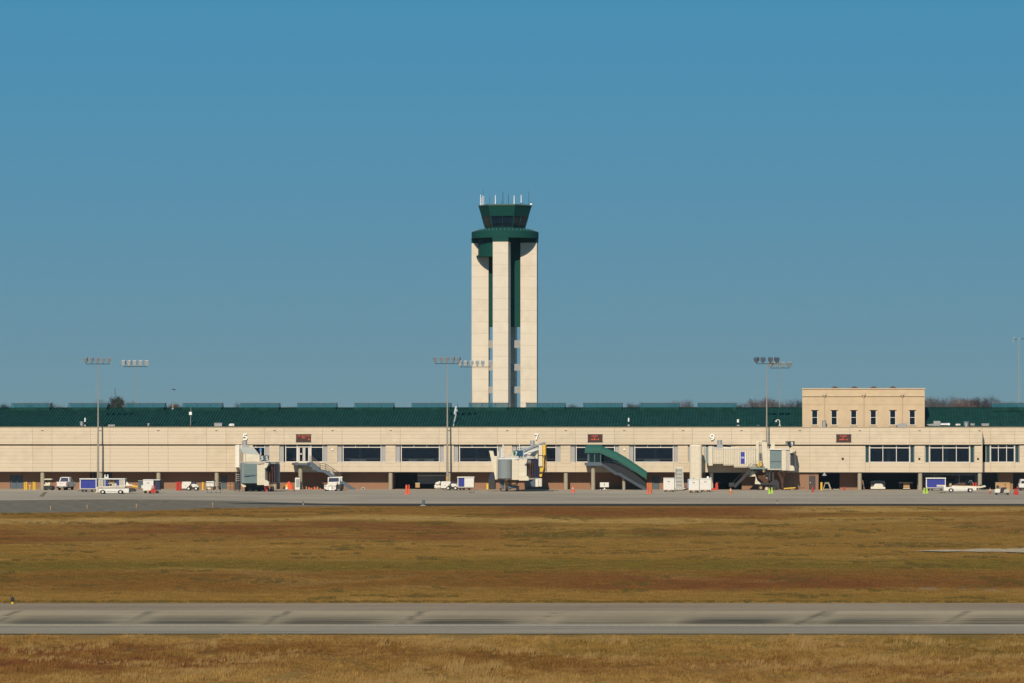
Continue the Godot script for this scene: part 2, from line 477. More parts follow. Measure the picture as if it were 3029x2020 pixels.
func turf() -> void:   # short dry grass, uncountable
	var bl := func(n: int, hgt: float, spread: float, wid: float) -> ArrayMesh:
		nb()
		for i in n:
			var a := rng.randf() * TAU
			var r := spread * sqrt(rng.randf())
			var p := Vector3(cos(a) * r, 0, sin(a) * r)
			var l := Vector3(rng.randfn(0, 0.35), 1, rng.randfn(0, 0.35)) * hgt * rng.randf_range(0.5, 1.1)
			var q := rng.randf_range(-0.7, 0.7)
			var s := Vector3(cos(q), 0, sin(q)) * wid
			l.z = minf(l.z, hgt * 0.1)
			S.set_normal(Vector3(rng.randfn(0, 0.1), 1, 0.45).normalized())
			S.add_vertex(p - s); S.add_vertex(p + l); S.add_vertex(p + s)
		return S.commit()
	for zone in [["tall_dry_grass", "long dry straw and reddish grass on the near verge", 196.0, 265.4, 100000, 9, 0.17, 0.22, 0.035], ["mown_grass", "mown olive and brown infield grass between taxiway and apron", 310.7, 541.0, 230000, 7, 0.065, 0.34, 0.05], ["weed_clumps", "scattered dark weedy clumps in the mown infield", 311.5, 520.0, 5200, 16, 0.19, 0.34, 0.05], ["seed_heads", "tall pale seed heads standing over the near verge grass", 197.0, 265.0, 5200, 9, 0.36, 0.2, 0.022]]:
		var mm := MultiMesh.new()
		mm.transform_format = MultiMesh.TRANSFORM_3D
		mm.use_colors = true
		mm.mesh = bl.call(zone[5], zone[6], zone[7], zone[8])
		var pos := []
		var tries := 0
		while pos.size() < zone[4] and tries < zone[4] * 12:
			tries += 1
			var d := rng.randf_range(zone[2], zone[3])
			var u := rng.randf_range(-0.145, 0.145) * d
			if d > 484:
				var px := 1514.5 + F * u / d
				var lim := 1516.0 - 19.0 * sm(0, 1000, px) if px < 1000 else 1496.5
				if 1247.0 + F * 10 / d < lim:
					continue
			if zone[0] == "weed_clumps":
				var px := 1514.5 + F * u / d
				var py := 1247.0 + F * (10 - H(d)) / d
				var keep := nz2.get_noise_2d(u * 0.9 + 70, d * 0.8) > 0.38 or py > 1777 or (band(py, 1572, 1588, 2) * band(px, 1480, 1780, 30) > 0.5) or (band(py, 1576, 1586, 2) * band(px, 2080, 2330, 30) > 0.5) or (band(py, 1606, 1620, 2) * band(px, 2620, 2900, 30) > 0.5)
				if not keep:
					continue
			if zone[0] == "seed_heads" and nz2.get_noise_2d(u * 0.7 - 30, d * 0.5) < 0.12:
				continue
			pos.append(Vector2(u, d))
		mm.instance_count = pos.size()
		for i in pos.size():
			var u: float = pos[i].x
			var d: float = pos[i].y
			var k := rng.randf_range(0.75, 1.15)
			if d < 290:
				k *= clampf((265.6 - d) / 9.0, 0.22, 1.0)
				k *= clampf(0.9 + 1.8 * nz2.get_noise_2d(u * 2.2, d * 0.9), 0.35, 2.4)
			var b := Basis(Vector3.UP, rng.randf_range(-0.4, 0.4)).scaled(Vector3(k, k * rng.randf_range(0.7, 1.3), k))
			mm.set_instance_transform(i, Transform3D(b, ud(u, d, HH(u, d) - 0.01)))
			var c := grass(u, d) * (rng.randf_range(0.68, 1.32) if d > 290 else rng.randf_range(0.55, 1.4))
			if zone[0] == "weed_clumps":
				c = Color(0.07, 0.052, 0.016).lerp(c, rng.randf_range(0.0, 0.7))
			elif zone[0] == "seed_heads":
				c = Color(0.235, 0.145, 0.052) * rng.randf_range(0.8, 1.2)
			mm.set_instance_color(i, Color(c.r, c.g, c.b))
		var o := MultiMeshInstance3D.new()
		o.name = zone[0]
		o.multimesh = mm
		o.material_override = M.vc
		tag(o, zone[1], "grass", "", "stuff")
		add_child(o)

# ---------------------------------------------------------------- terminal building
var JA := []
var JB := []
const ZL := -0.27     # lower wall behind the projecting upper band
func panel(x0: float, x1: float, y0: float, y1: float, z: float, grooves: Array, m: Material, called := "wall_panel", parent: Node = null) -> MeshInstance3D:   # precast panel with real horizontal grooves
	nb()
	var g := 0.012
	x0 += g
	x1 -= g
	var prof := [Vector2(y0, z)]
	grooves = grooves.duplicate()
	grooves.sort()
	for y in grooves:
		if y > y0 + 0.1 and y < y1 - 0.1:
			prof.append_array([Vector2(y - 0.022, z), Vector2(y - 0.012, z - 0.03), Vector2(y + 0.012, z - 0.03), Vector2(y + 0.022, z)])
	prof.append(Vector2(y1, z))
	for i in prof.size() - 1:
		var a: Vector2 = prof[i]
		var b: Vector2 = prof[i + 1]
		quad(Vector3(x0, a.x, a.y), Vector3(x1, a.x, a.y), Vector3(x1, b.x, b.y), Vector3(x0, b.x, b.y))
	var zb := z - 0.12
	quad(Vector3(x0, y0, zb), Vector3(x0, y0, z), Vector3(x0, y1, z), Vector3(x0, y1, zb))
	quad(Vector3(x1, y0, z), Vector3(x1, y0, zb), Vector3(x1, y1, zb), Vector3(x1, y1, z))
	quad(Vector3(x0, y1, z), Vector3(x1, y1, z), Vector3(x1, y1, zb), Vector3(x0, y1, zb))
	quad(Vector3(x0, y0, zb), Vector3(x1, y0, zb), Vector3(x1, y0, z), Vector3(x0, y0, z))
	return fin(called, m, parent)
func wallmat() -> Material:
	return [M.wall, M.wall2, M.wall3, M.wall][rng.randi() % 4]
func window(x0: float, x1: float, y0: float, y1: float, z: float, tr: float, tops: int, lows: int, fm: Material, gm: Material, fw := 0.13, bars := []) -> MeshInstance3D:
	# frame with transom at height tr (0: none), tops lights above it and lows below it; each light is a pane
	nb()
	bb(x0, y0, z - 0.06, x0 + fw, y1, z + 0.06)
	bb(x1 - fw, y0, z - 0.06, x1, y1, z + 0.06)
	bb(x0 + fw, y0, z - 0.06, x1 - fw, y0 + fw * 0.8, z + 0.06)
	bb(x0 + fw, y1 - fw * 0.4, z - 0.06, x1 - fw, y1, z + 0.06)
	if tr > 0:
		bb(x0 + fw, tr - 0.06, z - 0.055, x1 - fw, tr + 0.06, z + 0.075)
		for i in range(1, tops):
			var x := lerpf(x0, x1, float(i) / tops)
			bb(x - 0.05, tr + 0.06, z - 0.05, x + 0.05, y1 - fw * 0.4, z + 0.05)
	var top := tr - 0.06 if tr > 0 else y1 - fw * 0.4
	for i in range(1, lows):
		var x := lerpf(x0, x1, float(i) / lows)
		bb(x - 0.05, y0 + fw * 0.8, z - 0.05, x + 0.05, top, z + 0.05)
	for b in bars:
		bb(x0 + fw, b - 0.03, z - 0.05, x1 - fw, b + 0.03, z + 0.05)
	var o := fin("window", fm)
	var put := func(a: float, b: float, c: float, d: float) -> void:
		nb(); bb(a, c, z - 0.012, b, d, z + 0.012)
		fin("pane", gm, o)
	for i in lows:
		put.call(lerpf(x0, x1, float(i) / lows) + 0.03, lerpf(x0, x1, float(i + 1) / lows) - 0.03, y0 + 0.05, top + 0.01)
	if tr > 0:
		for i in tops:
			put.call(lerpf(x0, x1, float(i) / tops) + 0.03, lerpf(x0, x1, float(i + 1) / tops) - 0.03, tr + 0.05, y1 - 0.02)
	return o
func louver(x0: float, x1: float, y0: float, y1: float, z: float, m: Material) -> void:
	nb()
	bb(x0, y0, z - 0.08, x1, y1, z - 0.04)
	var n := 14
	for i in n:
		var y := lerpf(y0, y1, (i + 0.5) / n)
		var h := (y1 - y0) / n * 0.42
		hexa([Vector3(x0, y - h, z), Vector3(x1, y - h, z), Vector3(x1, y - h, z - 0.035), Vector3(x0, y - h, z - 0.035), Vector3(x0, y + h * 0.6, z - 0.03), Vector3(x1, y + h * 0.6, z - 0.03), Vector3(x1, y + h, z - 0.039), Vector3(x0, y + h, z - 0.039)])
	fin("louver", m)
func terminal() -> void:
	thing("terminal_building", "long two storey cream terminal with dark green metal roof and ridge skylights", "terminal")
	var t := T
	JA = [-421.5, -249.5, -77.7, 94, 265.7, 437.4, 609.5, 781.5, 953.4, 1125.9, 1298.5, 1471, 1644.3, 1817.8, 1991.7, 2164.8, 2337.8, 2514.8, 2692.4, 2870]
	JB = []
	for a in JA:
		JB.append(a + (57.7 if a < 2300 else 59.2))
	var ye := Y(1263)
	var yb := Y(1312.5)
	var yl := Y(1316.5)
	var ys := Y(1366)
	var y0 := Y(1395)
	var zr := -3.0
	var xa := X(-440)
	var xe := X(2907)
	var xz := X(3300)
	var up := [Y(1275), Y(1284.5), Y(1295.4), Y(1307.5)]
	var lo := [Y(1326.7), Y(1336.9), Y(1348.3), Y(1359.5), Y(1370.7), Y(1382.5)]
	# backing walls behind the panels
	nb(); bb(xa, yb, -0.5, xe, ye - 0.02, -0.125)
	fin("backing_wall", M.joint)
	# floor, ceiling and partition of the hall behind the windows
	nb(); bb(xa, y0 + 0.04, -11.0, xe - 0.2, y0 + 0.9, ZL - 0.13)
	fin("floor_slab", M.insidefloor)
	nb(); bb(xa, yb - 0.02, -11.0, xe - 0.2, yb + 0.2, -0.51)
	fin("hall_ceiling", M.inside)
	nb(); bb(xa, y0 + 0.9, -11.2, xe - 0.2, yb, -11.0)
	fin("hall_partition", M.inside)
	# soffit over the ground floor recess
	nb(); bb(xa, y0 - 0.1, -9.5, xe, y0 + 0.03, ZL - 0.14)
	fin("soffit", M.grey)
	# upper band panels
	var J := []
	for i in JA.size():
		J.append(JA[i]); J.append(JB[i])
	for i in J.size() - 1:
		var p0: float = J[i]
		var p1: float = minf(J[i + 1], 2907)
		if p0 >= 2907: break
		panel(X(p0), X(p1), yb, ye, 0, up, wallmat())
		if i % 2 == 0:   # overflow slot in the narrow panel
			nb(); bb(X(p0 + 26), Y(1273.3), -0.02, X(p0 + 33), Y(1271.6), 0.035)
			fin("overflow_scupper", M.rust)
	nb(); bb(xa, ye, -0.7, xe + 0.06, ye + 0.07, 0.09)
	fin("coping", M.coping)
	nb(); bb(xa, yb - 0.05, -0.4, xe, yb - 0.004, 0.03)
	fin("drip_edge", M.coping)
	# lower wall: blank panels
	var blanks := [[-421.5, -363.8], [-363.8, -249.5], [-249.5, -191.8], [-191.8, -77.7], [-77.7, -20], [-20, 94], [94, 151.7], [151.7, 265.7], [265.7, 323.4], [323.4, 437.4], [437.4, 495.1], [495.1, 609.5], [609.5, 667.2], [667.2, 697], [2164.8, 2222.5], [2222.5, 2337.8], [2337.8, 2397], [2397, 2514.8], [2514.8, 2561]]
	for b in blanks:
		panel(X(b[0]), X(b[1]), y0, yl, ZL, lo, wallmat())
	nb(); bb(xa, y0 + 0.02, ZL - 0.3, X(697), yl, ZL - 0.125); fin("backing_wall", M.joint)
	nb(); bb(X(2164.8), y0 + 0.02, ZL - 0.3, X(2561), yl, ZL - 0.125); fin("backing_wall", M.joint)
	nb(); bb(X(697), y0 + 0.02, ZL - 0.3, X(2164.8), ys - 0.02, ZL - 0.125); fin("backing_wall", M.joint)
	nb(); bb(X(2561), y0 + 0.02, ZL - 0.3, xe, ys - 0.02, ZL - 0.125); fin("backing_wall", M.joint)
	# spandrels under the windows
	for b in [[697, 781.5], [781.5, 839.2], [839.2, 953.4], [953.4, 1011.1], [1011.1, 1125.9], [1125.9, 1183.6], [1183.6, 1298.5], [1298.5, 1356.2], [1356.2, 1471], [1471, 1528.7], [1528.7, 1644.3], [1644.3, 1702], [1702, 1817.8], [1817.8, 1875.5], [1875.5, 1991.7], [1991.7, 2049.4], [2049.4, 2164.8], [2561, 2573.8], [2573.8, 2692.4], [2692.4, 2751.6], [2751.6, 2870], [2870, 2907]]:
		panel(X(b[0]), X(b[1]), y0, ys, ZL, [Y(1380)], wallmat())
	# piers between the windows, with grey louvres either side
	var tr := Y(1322)
	for a in [781.5, 953.4, 1125.9, 1298.5, 1471, 1644.3, 1817.8, 1991.7]:
		panel(X(a + 13.5), X(a + 43.8), ys - 0.15, yl, ZL + 0.04, lo.slice(0, 4), wallmat(), "pier_panel")
		nb(); bb(X(a + 13.8), ys, ZL - 0.4, X(a + 43.5), yb, ZL - 0.085); fin("pier_core", M.joint)
		louver(X(a + 2.5), X(a + 13.4), ys + 0.03, Y(1319), ZL - 0.12, M.louver)
		louver(X(a + 44), X(a + 56), ys + 0.03, Y(1319), ZL - 0.12, M.louver)
		for e in [[0.0, 13.3], [44.0, 57.7]]:
			nb(); bb(X(a + e[0]), ys - 0.015, ZL - 0.2, X(a + e[1]), ys + 0.04, ZL + 0.03)
			fin("sill", M.frame)
			nb(); bb(X(a + e[0]), Y(1319), ZL - 0.35, X(a + e[1]), yb, ZL - 0.14)
			fin("louver_head", M.grey)
	for w in [[697, 781.5], [1011.1, 1125.9], [1183.6, 1298.5], [1356.2, 1471], [1528.7, 1644.3], [1702, 1817.8], [1875.5, 1991.7], [2084, 2164.8]]:
		window(X(w[0] + 1), X(w[1] + 1.5), ys - 0.01, yb - 0.05, ZL - 0.13, tr, 3, 1, M.frame, M.glass)
		nb(); bb(X(w[0]), ys - 0.03, ZL - 0.2, X(w[1]), ys + 0.02, ZL + 0.035); fin("sill", M.frame)
		# leaning rail inside the glass
		nb(); tube(Vector3(X(w[0]) + 0.2, Y(1357), ZL - 0.5), Vector3(X(w[1]) - 0.2, Y(1357), ZL - 0.5), 0.04); fin("inside_rail", M.louver)
	nb(); bb(X(2049.4), ys, ZL - 0.4, X(2084), yb - 0.05, ZL - 0.1); fin("wall_panel", M.wall2)
	# glazed double door inside the window over the steel stair
	window(X(842), X(878), ys - 0.01, yb - 0.05, ZL - 0.13, tr, 1, 1, M.frame, M.glass)
	window(X(917), X(955), ys - 0.01, yb - 0.05, ZL - 0.13, tr, 1, 1, M.frame, M.glass)
	window(X(878), X(917), tr + 0.06, yb - 0.05, ZL - 0.13, 0, 1, 1, M.frame, M.glass, 0.08)
	for k in 2:
		var a := X(878) + 0.16 + k * (X(917) - X(878) - 0.32) / 2
		var d := window(a + 0.03, a + (X(917) - X(878) - 0.32) / 2 - 0.03, ys + 0.0, tr + 0.02, ZL - 0.13, 0, 1, 1, M.frame, M.glass, 0.16)
		d.name = "glass_door"
	nb(); bb(X(878) + 0.003, ys, ZL - 0.17, X(878) + 0.17, tr, ZL - 0.04); bb(X(917) - 0.17, ys, ZL - 0.17, X(917) - 0.003, tr, ZL - 0.04); fin("door_jamb", M.frame)
	nb(); bb(X(886), Y(1344), ZL - 0.117, X(891), Y(1340), ZL - 0.105); fin("door_notice", mk(Color(0.75, 0.55, 0.6), 0.7))
	# windows of the right hand bays: three lights, dark glass side panes
	var gteal := glass(Color(0.03, 0.07, 0.08), 0.8)
	for w in [[2573.8, 2692.4], [2751.6, 2870]]:
		window(X(w[0] - 1), X(w[1] + 1), ys - 0.01, yb - 0.05, ZL - 0.13, Y(1323), 3, 3, M.frame, M.glass)
		window(X(w[0] - 13), X(w[0] - 1.4), ys - 0.01, yb - 0.05, ZL - 0.2, 0, 1, 1, M.frame, gteal, 0.05)
		window(X(w[1] + 1.4), X(w[1] + 14), ys - 0.01, yb - 0.05, ZL - 0.2, 0, 1, 1, M.frame, gteal, 0.05)
		nb(); bb(X(w[0] - 13), ys - 0.03, ZL - 0.2, X(w[1] + 15), ys + 0.02, ZL + 0.035); fin("sill", M.frame)
	panel(X(2707), X(2737.5), ys - 0.12, yl, ZL + 0.03, lo.slice(0, 4), M.wall, "pier_panel")
	nb(); bb(X(2707), ys, ZL - 0.5, X(2737.5), yb, ZL - 0.1); fin("pier_core", M.joint)
	panel(X(2884.5), X(2907), ys + 0.005, yl, ZL + 0.03, lo.slice(0, 4), M.wall, "pier_panel")
	nb(); bb(X(2885), ys, ZL - 0.5, X(2907), yb, ZL - 0.1); fin("pier_core", M.joint)
	# return wall of the step and the set back wing at the right
	nb(); bb(xe - 0.1, y0, zr - 8, xe + 0.05, ye - 0.03, -0.13); fin("return_wall", M.wall2)
	var wj := [2906, 2932.5, 3004, 3063, 3182, 3300]
	for i in wj.size() - 1:
		panel(X(wj[i], zr), X(wj[i + 1], zr), yb, ye, zr, up, wallmat())
	nb(); bb(xe, yb, zr - 0.5, xz, ye - 0.02, zr - 0.125); fin("backing_wall", M.joint)
	nb(); bb(xe, ye, zr - 0.7, xz, ye + 0.07, zr + 0.09); fin("coping", M.coping)
	for b in [[2906, 2932.5], [2932.5, 3004], [3004, 3063], [3063, 3300]]:
		panel(X(b[0], zr), X(b[1], zr), y0, ys, zr + ZL, [Y(1380)], wallmat())
	panel(X(3018, zr), X(3300, zr), ys + 0.01, yl, zr + ZL, lo.slice(0, 4), M.wall)
	window(X(2931, zr), X(3004, zr), ys - 0.01, yb - 0.05, zr + ZL - 0.13, Y(1323), 3, 3, M.frame, M.glass)
	window(X(2918, zr), X(2930.6, zr), ys - 0.01, yb - 0.05, zr + ZL - 0.2, 0, 1, 1, M.frame, gteal, 0.05)
	window(X(3004.4, zr), X(3017, zr), ys - 0.01, yb - 0.05, zr + ZL - 0.2, 0, 1, 1, M.frame, gteal, 0.05)
	nb(); bb(X(2908, zr), ys - 0.03, zr + ZL - 0.2, X(3018, zr), ys + 0.02, zr + ZL + 0.035); fin("sill", M.frame)
	nb(); bb(xe, y0 + 0.04, -12, xz, y0 + 0.9, zr + ZL - 0.13); fin("floor_slab", M.insidefloor)
	nb(); bb(xe, yb, -12, xz, yb + 0.2, zr - 0.51); fin("hall_ceiling", M.inside)
	nb(); bb(xe, y0 + 0.9, -12.2, xz, yb, -12); fin("hall_partition", M.inside)
	nb(); bb(xe, y0 - 0.1, -12, xz, y0 + 0.03, zr + ZL - 0.14); fin("soffit", M.grey)
	# ground floor: recessed brick wall, deep bays, flush brick bay
	var zw := -2.5
	var brick := func(p0: float, p1: float, z: float) -> void:
		nb(); bb(X(p0, z), 0, z - 0.3, X(p1, z), y0 - 0.1, z)
		fin("brick_wall", M.brick)
	brick.call(-440, 28.5, zw); brick.call(65.5, 265, zw); brick.call(330, 654, zw); brick.call(669, 1158, zw)
	brick.call(1336, 1930, zw); brick.call(1950.5, 2040, zw)
	brick.call(2195, 2394.5, -0.75); brick.call(2413, 2422, -0.75)
	brick.call(2485, 2540, -3.4)
	brick.call(2955, 2998, zr - 2.6)
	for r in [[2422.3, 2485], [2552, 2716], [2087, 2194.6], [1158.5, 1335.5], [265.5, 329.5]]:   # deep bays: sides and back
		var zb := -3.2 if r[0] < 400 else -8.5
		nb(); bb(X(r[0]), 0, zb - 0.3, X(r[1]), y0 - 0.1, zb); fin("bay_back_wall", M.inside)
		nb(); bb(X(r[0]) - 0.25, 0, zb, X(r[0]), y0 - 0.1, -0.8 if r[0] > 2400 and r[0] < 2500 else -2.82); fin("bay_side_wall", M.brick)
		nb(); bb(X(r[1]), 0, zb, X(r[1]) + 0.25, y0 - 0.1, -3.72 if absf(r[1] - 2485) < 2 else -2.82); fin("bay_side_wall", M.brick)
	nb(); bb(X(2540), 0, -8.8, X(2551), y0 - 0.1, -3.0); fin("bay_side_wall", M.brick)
	nb(); bb(X(2040.2), 0, -8.8, X(2087), y0 - 0.1, -2.6); fin("bay_side_wall", M.brick)
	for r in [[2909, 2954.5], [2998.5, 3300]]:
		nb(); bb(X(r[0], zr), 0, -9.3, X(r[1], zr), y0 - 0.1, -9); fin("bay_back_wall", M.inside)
	# doors
	var doors := [[29, 65, zw - 0.06, 1405, M.steel, 2], [655, 668.5, zw - 0.06, 1406, M.steel, 1], [1930.5, 1950, zw - 0.06, 1405, M.steel, 1], [2395, 2412.5, -0.81, 1405.5, M.door, 1]]
	for d in doors:
		var x0 := X(d[0], d[2])
		var x1 := X(d[1], d[2])
		var yt := Y(d[3], d[2])
		for k in int(d[5]):
			var a := lerpf(x0, x1, float(k) / d[5]) + 0.015
			var b := lerpf(x0, x1, float(k + 1) / d[5]) - 0.015
			nb(); bb(a, 0.02, d[2] - 0.06, b, yt, d[2])
			var o := fin("door", d[4])
			nb(); bb(a + 0.06, 0.98, d[2], a + 0.16, 1.1, d[2] + 0.05)
			fin("handle", M.lampw, o)
		nb(); bb(x0, yt, d[2] - 0.2, x1, y0 - 0.1, d[2] + 0.03); fin("lintel", M.brick)
	# glazed screen of the bay at the right
	nb()
	for p in [2717, 2765, 2838, 2888]:
		bb(X(p, -2.4), 0, -2.45, X(p, -2.4) + 0.08, Y(1402), -2.37)
	bb(X(2717), Y(1403.5), -2.46, X(2888), Y(1402), -2.36)
	bb(X(2717), 0.0, -2.44, X(2888), 0.25, -2.38)
	fin("screen_frame", M.grey)
	for k in 3:
		var e := [2718, 2766, 2839, 2888]
		nb(); bb(X(e[k], -2.4), 0.25, -2.42, X(e[k + 1], -2.4), y0 - 0.12, -2.40); fin("screen_pane", M.glass)
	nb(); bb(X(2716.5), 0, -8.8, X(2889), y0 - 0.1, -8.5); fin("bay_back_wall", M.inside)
	# strip curtain and rolled door in the bay behind the second mast
	nb()
	for i in 16:
		var a := lerpf(X(1229), X(1330), i / 16.0)
		bb(a, Y(1431), -3.2 - 0.05 * (i % 2), a + 0.37, Y(1396.5), -3.17 - 0.05 * (i % 2))
	fin("strip_curtain", mk(Color(0.2, 0.2, 0.22), 0.4, 0, "patch", 0.5))
	nb(); tube(Vector3(X(1229), Y(1406), -2.95), Vector3(X(1331), Y(1405), -2.95), 0.13); fin("curtain_roller", M.zinc)
	# columns
	for p in [-219, -47, 124, 296, 467.7, 640, 812, 984, 1155, 1328, 1500, 1674, 1846, 2544, 2723.5, 2900]:
		nb(); tube(Vector3(X(p, -0.75), 0, -0.75), Vector3(X(p, -0.75), y0 - 0.1, -0.75), 0.31, 0.31, 20)
		fin("column", M.column)
	nb(); tube(Vector3(X(2105, -0.7), 0, -0.7), Vector3(X(2105, -0.7), y0 - 0.1, -0.7), 0.28, 0.28, 20); fin("column", M.cream)
	# wall lights
	for p in [[982, 1329], [1847, 1329], [2494, 1355], [2721, 1355], [2895, 1355]]:
		var c := Vector3(X(p[0]), Y(p[1]), ZL + 0.04)
		nb(); lathe(c, [[0.0, 0.16], [0.14, 0.12], [0.19, 0.0], [0.15, -0.12], [0.0, -0.15]].map(func(e): return [e[0], -e[1]]), 10)
		fin("wall_light", M.lampw if p[1] < 1340 else M.rust)
	# message boards
	var nsg := 0
	for p in [[875, 919], [1739, 1782.5], [2475, 2519]]:
		nb(); bb(X(p[0]), Y(1305), 0.0, X(p[1]), Y(1283.5), 0.14)
		var o := fin("message_board", M.sign)
		o.set_meta("label", ["first message board with three orange lines", "second message board with two orange lines", "third message board with two orange lines"][nsg])
		nb(); bb(X(p[0]) - 0.05, Y(1305.6), 0.0, X(p[1]) + 0.05, Y(1305), 0.17); bb(X(p[0]) - 0.05, Y(1283.5), 0.0, X(p[1]) + 0.05, Y(1283), 0.17); fin("board_frame", M.dark, o)
		nb()
		var rows: Array = [[[4, 12], [15, 27], [29, 40]], [[18, 25]], [[36, 41]]] if nsg == 0 else [[[11, 30]], [[18, 22]], [[9, 24], [26, 34]]]
		for r in rows.size():
			for s in rows[r]:
				var q: float = s[0]
				while q < s[1]:
					var hh := rng.randf_range(2.2, 3.6)
					var yy := 1288.5 + r * 5.0 + rng.randf_range(-0.5, 0.5)
					bb(X(p[0] + q), Y(yy + hh / 2), 0.145, X(p[0] + q + rng.randf_range(0.6, 1.5)), Y(yy - hh / 2), 0.155)
					q += rng.randf_range(1.3, 2.0)
		fin("lit_lettering", M.led, o)
		nsg += 1
	# gate numerals standing off the wall
	for p in [[724.5, "5"], [1587, "7"], [2107.5, "9"]]:
		numeral(p[1], Vector3(X(p[0]), Y(1291), 0.14))
	for p in [1410, 1449, 1612, 930, 1065, 1940, 2630, 2800]:  # added columns, some standing for pale green strips reflected in the glass
		nb(); tube(Vector3(X(p, -3.2), ys, -3.2), Vector3(X(p, -3.2), yb, -3.2), 0.3, 0.3, 12); fin("added_column", mk(Color(0.22, 0.27, 0.25), 0.8))
	roof(t)
	upper_block(t)
	for p in [1232, 1260, 1060, 1575, 1930]:
		thing("waiting_bench", "row of grey seats behind the glass %s" % {1232: "of the window left of the second mast", 1260: "of the window just beside the second mast", 1060: "of the window right of the steel stair", 1575: "of the window behind the green sign", 1930: "of the window right of the green stair"}[p], "bench", Vector3(X(p, -1.6), y0 + 0.9, -1.6), 0, "waiting hall benches")
		for k in 4:
			nb(); bb(-1.2 + 0.6 * k, 0.38, -0.5, -0.66 + 0.6 * k, 0.46, 0); fin("seat", M.shutter)
			nb(); bb(-1.2 + 0.6 * k, 0.5, 0.0, -0.66 + 0.6 * k, 0.95, 0.06); fin("seat_back", M.shutter)
		for x in [-1.0, 1.0]:
			nb(); bb(x - 0.05, 0, -0.4, x + 0.05, 0.38, -0.1); fin("leg", M.dark)
func numeral(ch: String, at0: Vector3) -> void:   # bold built-up figure, 0.66 m wide, 0.96 m high, strokes mitred into each other
	var strokes := {"5": [[1, 1], [0.08, 1], [0.04, 0.55], [0.45, 0.64], [0.85, 0.5], [1.0, 0.3], [0.85, 0.08], [0.45, 0], [0, 0.08]], "7": [[0, 1], [1, 1], [0.62, 0.5], [0.42, 0]], "9": [[1, 0.62], [0.85, 0.44], [0.45, 0.38], [0.12, 0.48], [0.0, 0.68], [0.12, 0.9], [0.5, 1], [0.85, 0.9], [1, 0.66], [0.94, 0.3], [0.7, 0.06], [0.15, 0.03]]}
	var p: Array = strokes[ch]
	nb()
	var l := []
	var r := []
	for i in p.size():
		var q := Vector2(p[i][0] * 0.5 - 0.25, p[i][1] * 0.8 - 0.4)
		var a := Vector2(p[maxi(i - 1, 0)][0] * 0.5, p[maxi(i - 1, 0)][1] * 0.8)
		var e := Vector2(p[mini(i + 1, p.size() - 1)][0] * 0.5, p[mini(i + 1, p.size() - 1)][1] * 0.8)
		var n := (e - a).normalized().orthogonal() * 0.1
		l.append(q + n)
		r.append(q - n)
	var dz := Vector3(0, 0, 0.12)
	for i in p.size() - 1:
		var k := Vector3(0, 0, 0.002 * i)
		var c := []
		for e in [l[i], r[i], r[i + 1], l[i + 1]]:
			c.append(at0 + Vector3(e.x, e.y, 0) + k)
		hexa([c[0], c[1], c[2], c[3], c[0] + dz, c[1] + dz, c[2] + dz, c[3] + dz])
	fin("gate_numeral", M.lampw)
const RZ := -12.5
func roof(_t: Node3D) -> void:
	var y1 := Y(1263) - 0.1
	var yr := Y(1205.3, RZ)
	var z1 := -0.7
	var sl := (yr - y1) / (z1 - RZ)
	var span := [[X(-440), X(2374, -2), -0.7], [X(2742, -2), X(2907), -0.7], [X(2907), X(3300), -3.7]]
	for s in span:
		z1 = s[2]
		nb()
		hexa([Vector3(s[0], y1, z1), Vector3(s[1], y1, z1), Vector3(s[1], yr - 0.15, RZ), Vector3(s[0], yr - 0.15, RZ), Vector3(s[0], y1 + 0.15, z1), Vector3(s[1], y1 + 0.15, z1), Vector3(s[1], yr, RZ), Vector3(s[0], yr, RZ)])
		hexa([Vector3(s[0], yr - 0.15, RZ), Vector3(s[1], yr - 0.15, RZ), Vector3(s[1], y1, RZ * 2 - z1), Vector3(s[0], y1, RZ * 2 - z1), Vector3(s[0], yr, RZ), Vector3(s[1], yr, RZ), Vector3(s[1], y1 + 0.15, RZ * 2 - z1), Vector3(s[0], y1 + 0.15, RZ * 2 - z1)])
		var r := fin("roof", M.roof)
		nb()
		var x: float = s[0] + 0.2
		while x < s[1] - 0.1:
			var a := Vector3(x, y1 + 0.15, z1)
			var b := Vector3(x, yr, RZ)
			var w := Vector3(0.035, 0, 0)
			var h := Vector3(0, 0.11, 0)
			quad(a - w, a + w, a + w + h, a - w + h)
			quad(a - w + h, a + w + h, b + w + h, b - w + h)
			quad(a - w, a - w + h, b - w + h, b - w)
			quad(a + w + h, a + w, b + w, b + w + h)
			x += 0.45
		fin("roof_seams", M.roof2, r).set_meta("kind", "stuff")
		nb(); bb(s[0], yr - 0.02, RZ - 0.22, s[1], yr + 0.1, RZ + 0.22); fin("ridge_cap", M.roof2, r)
		nb(); bb(s[0], y1 - 0.1, z1 - 0.1, s[1], y1 + 0.11, z1 + 0.03); fin("gutter", M.rust, r)
	nb(); bb(X(-440), 0, RZ * 2 - 0.5, X(3300), y1, RZ * 2 - 0.2); fin("rear_wall", M.wall2)
	nb(); bb(X(-440) - 0.3, 0, RZ * 2 - 0.2, X(-440), y1, -3); fin("end_wall", M.wall2)
	nb(); bb(X(3300), 0, RZ * 2 - 0.2, X(3300) + 0.3, y1, -4); fin("end_wall", M.wall2)
	# ridge skylights: glazed monitors astride the ridge
	for i in range(-2, 14):
		var p0 := 33.5 + 169.2 * i
		var p1 := p0 + 116.5
		if i == 13:
			p0 = 2935
			p1 = 3210
		skylight(X(p0, RZ), X(p1, RZ), yr, sl, 3 if i < 13 else 7)
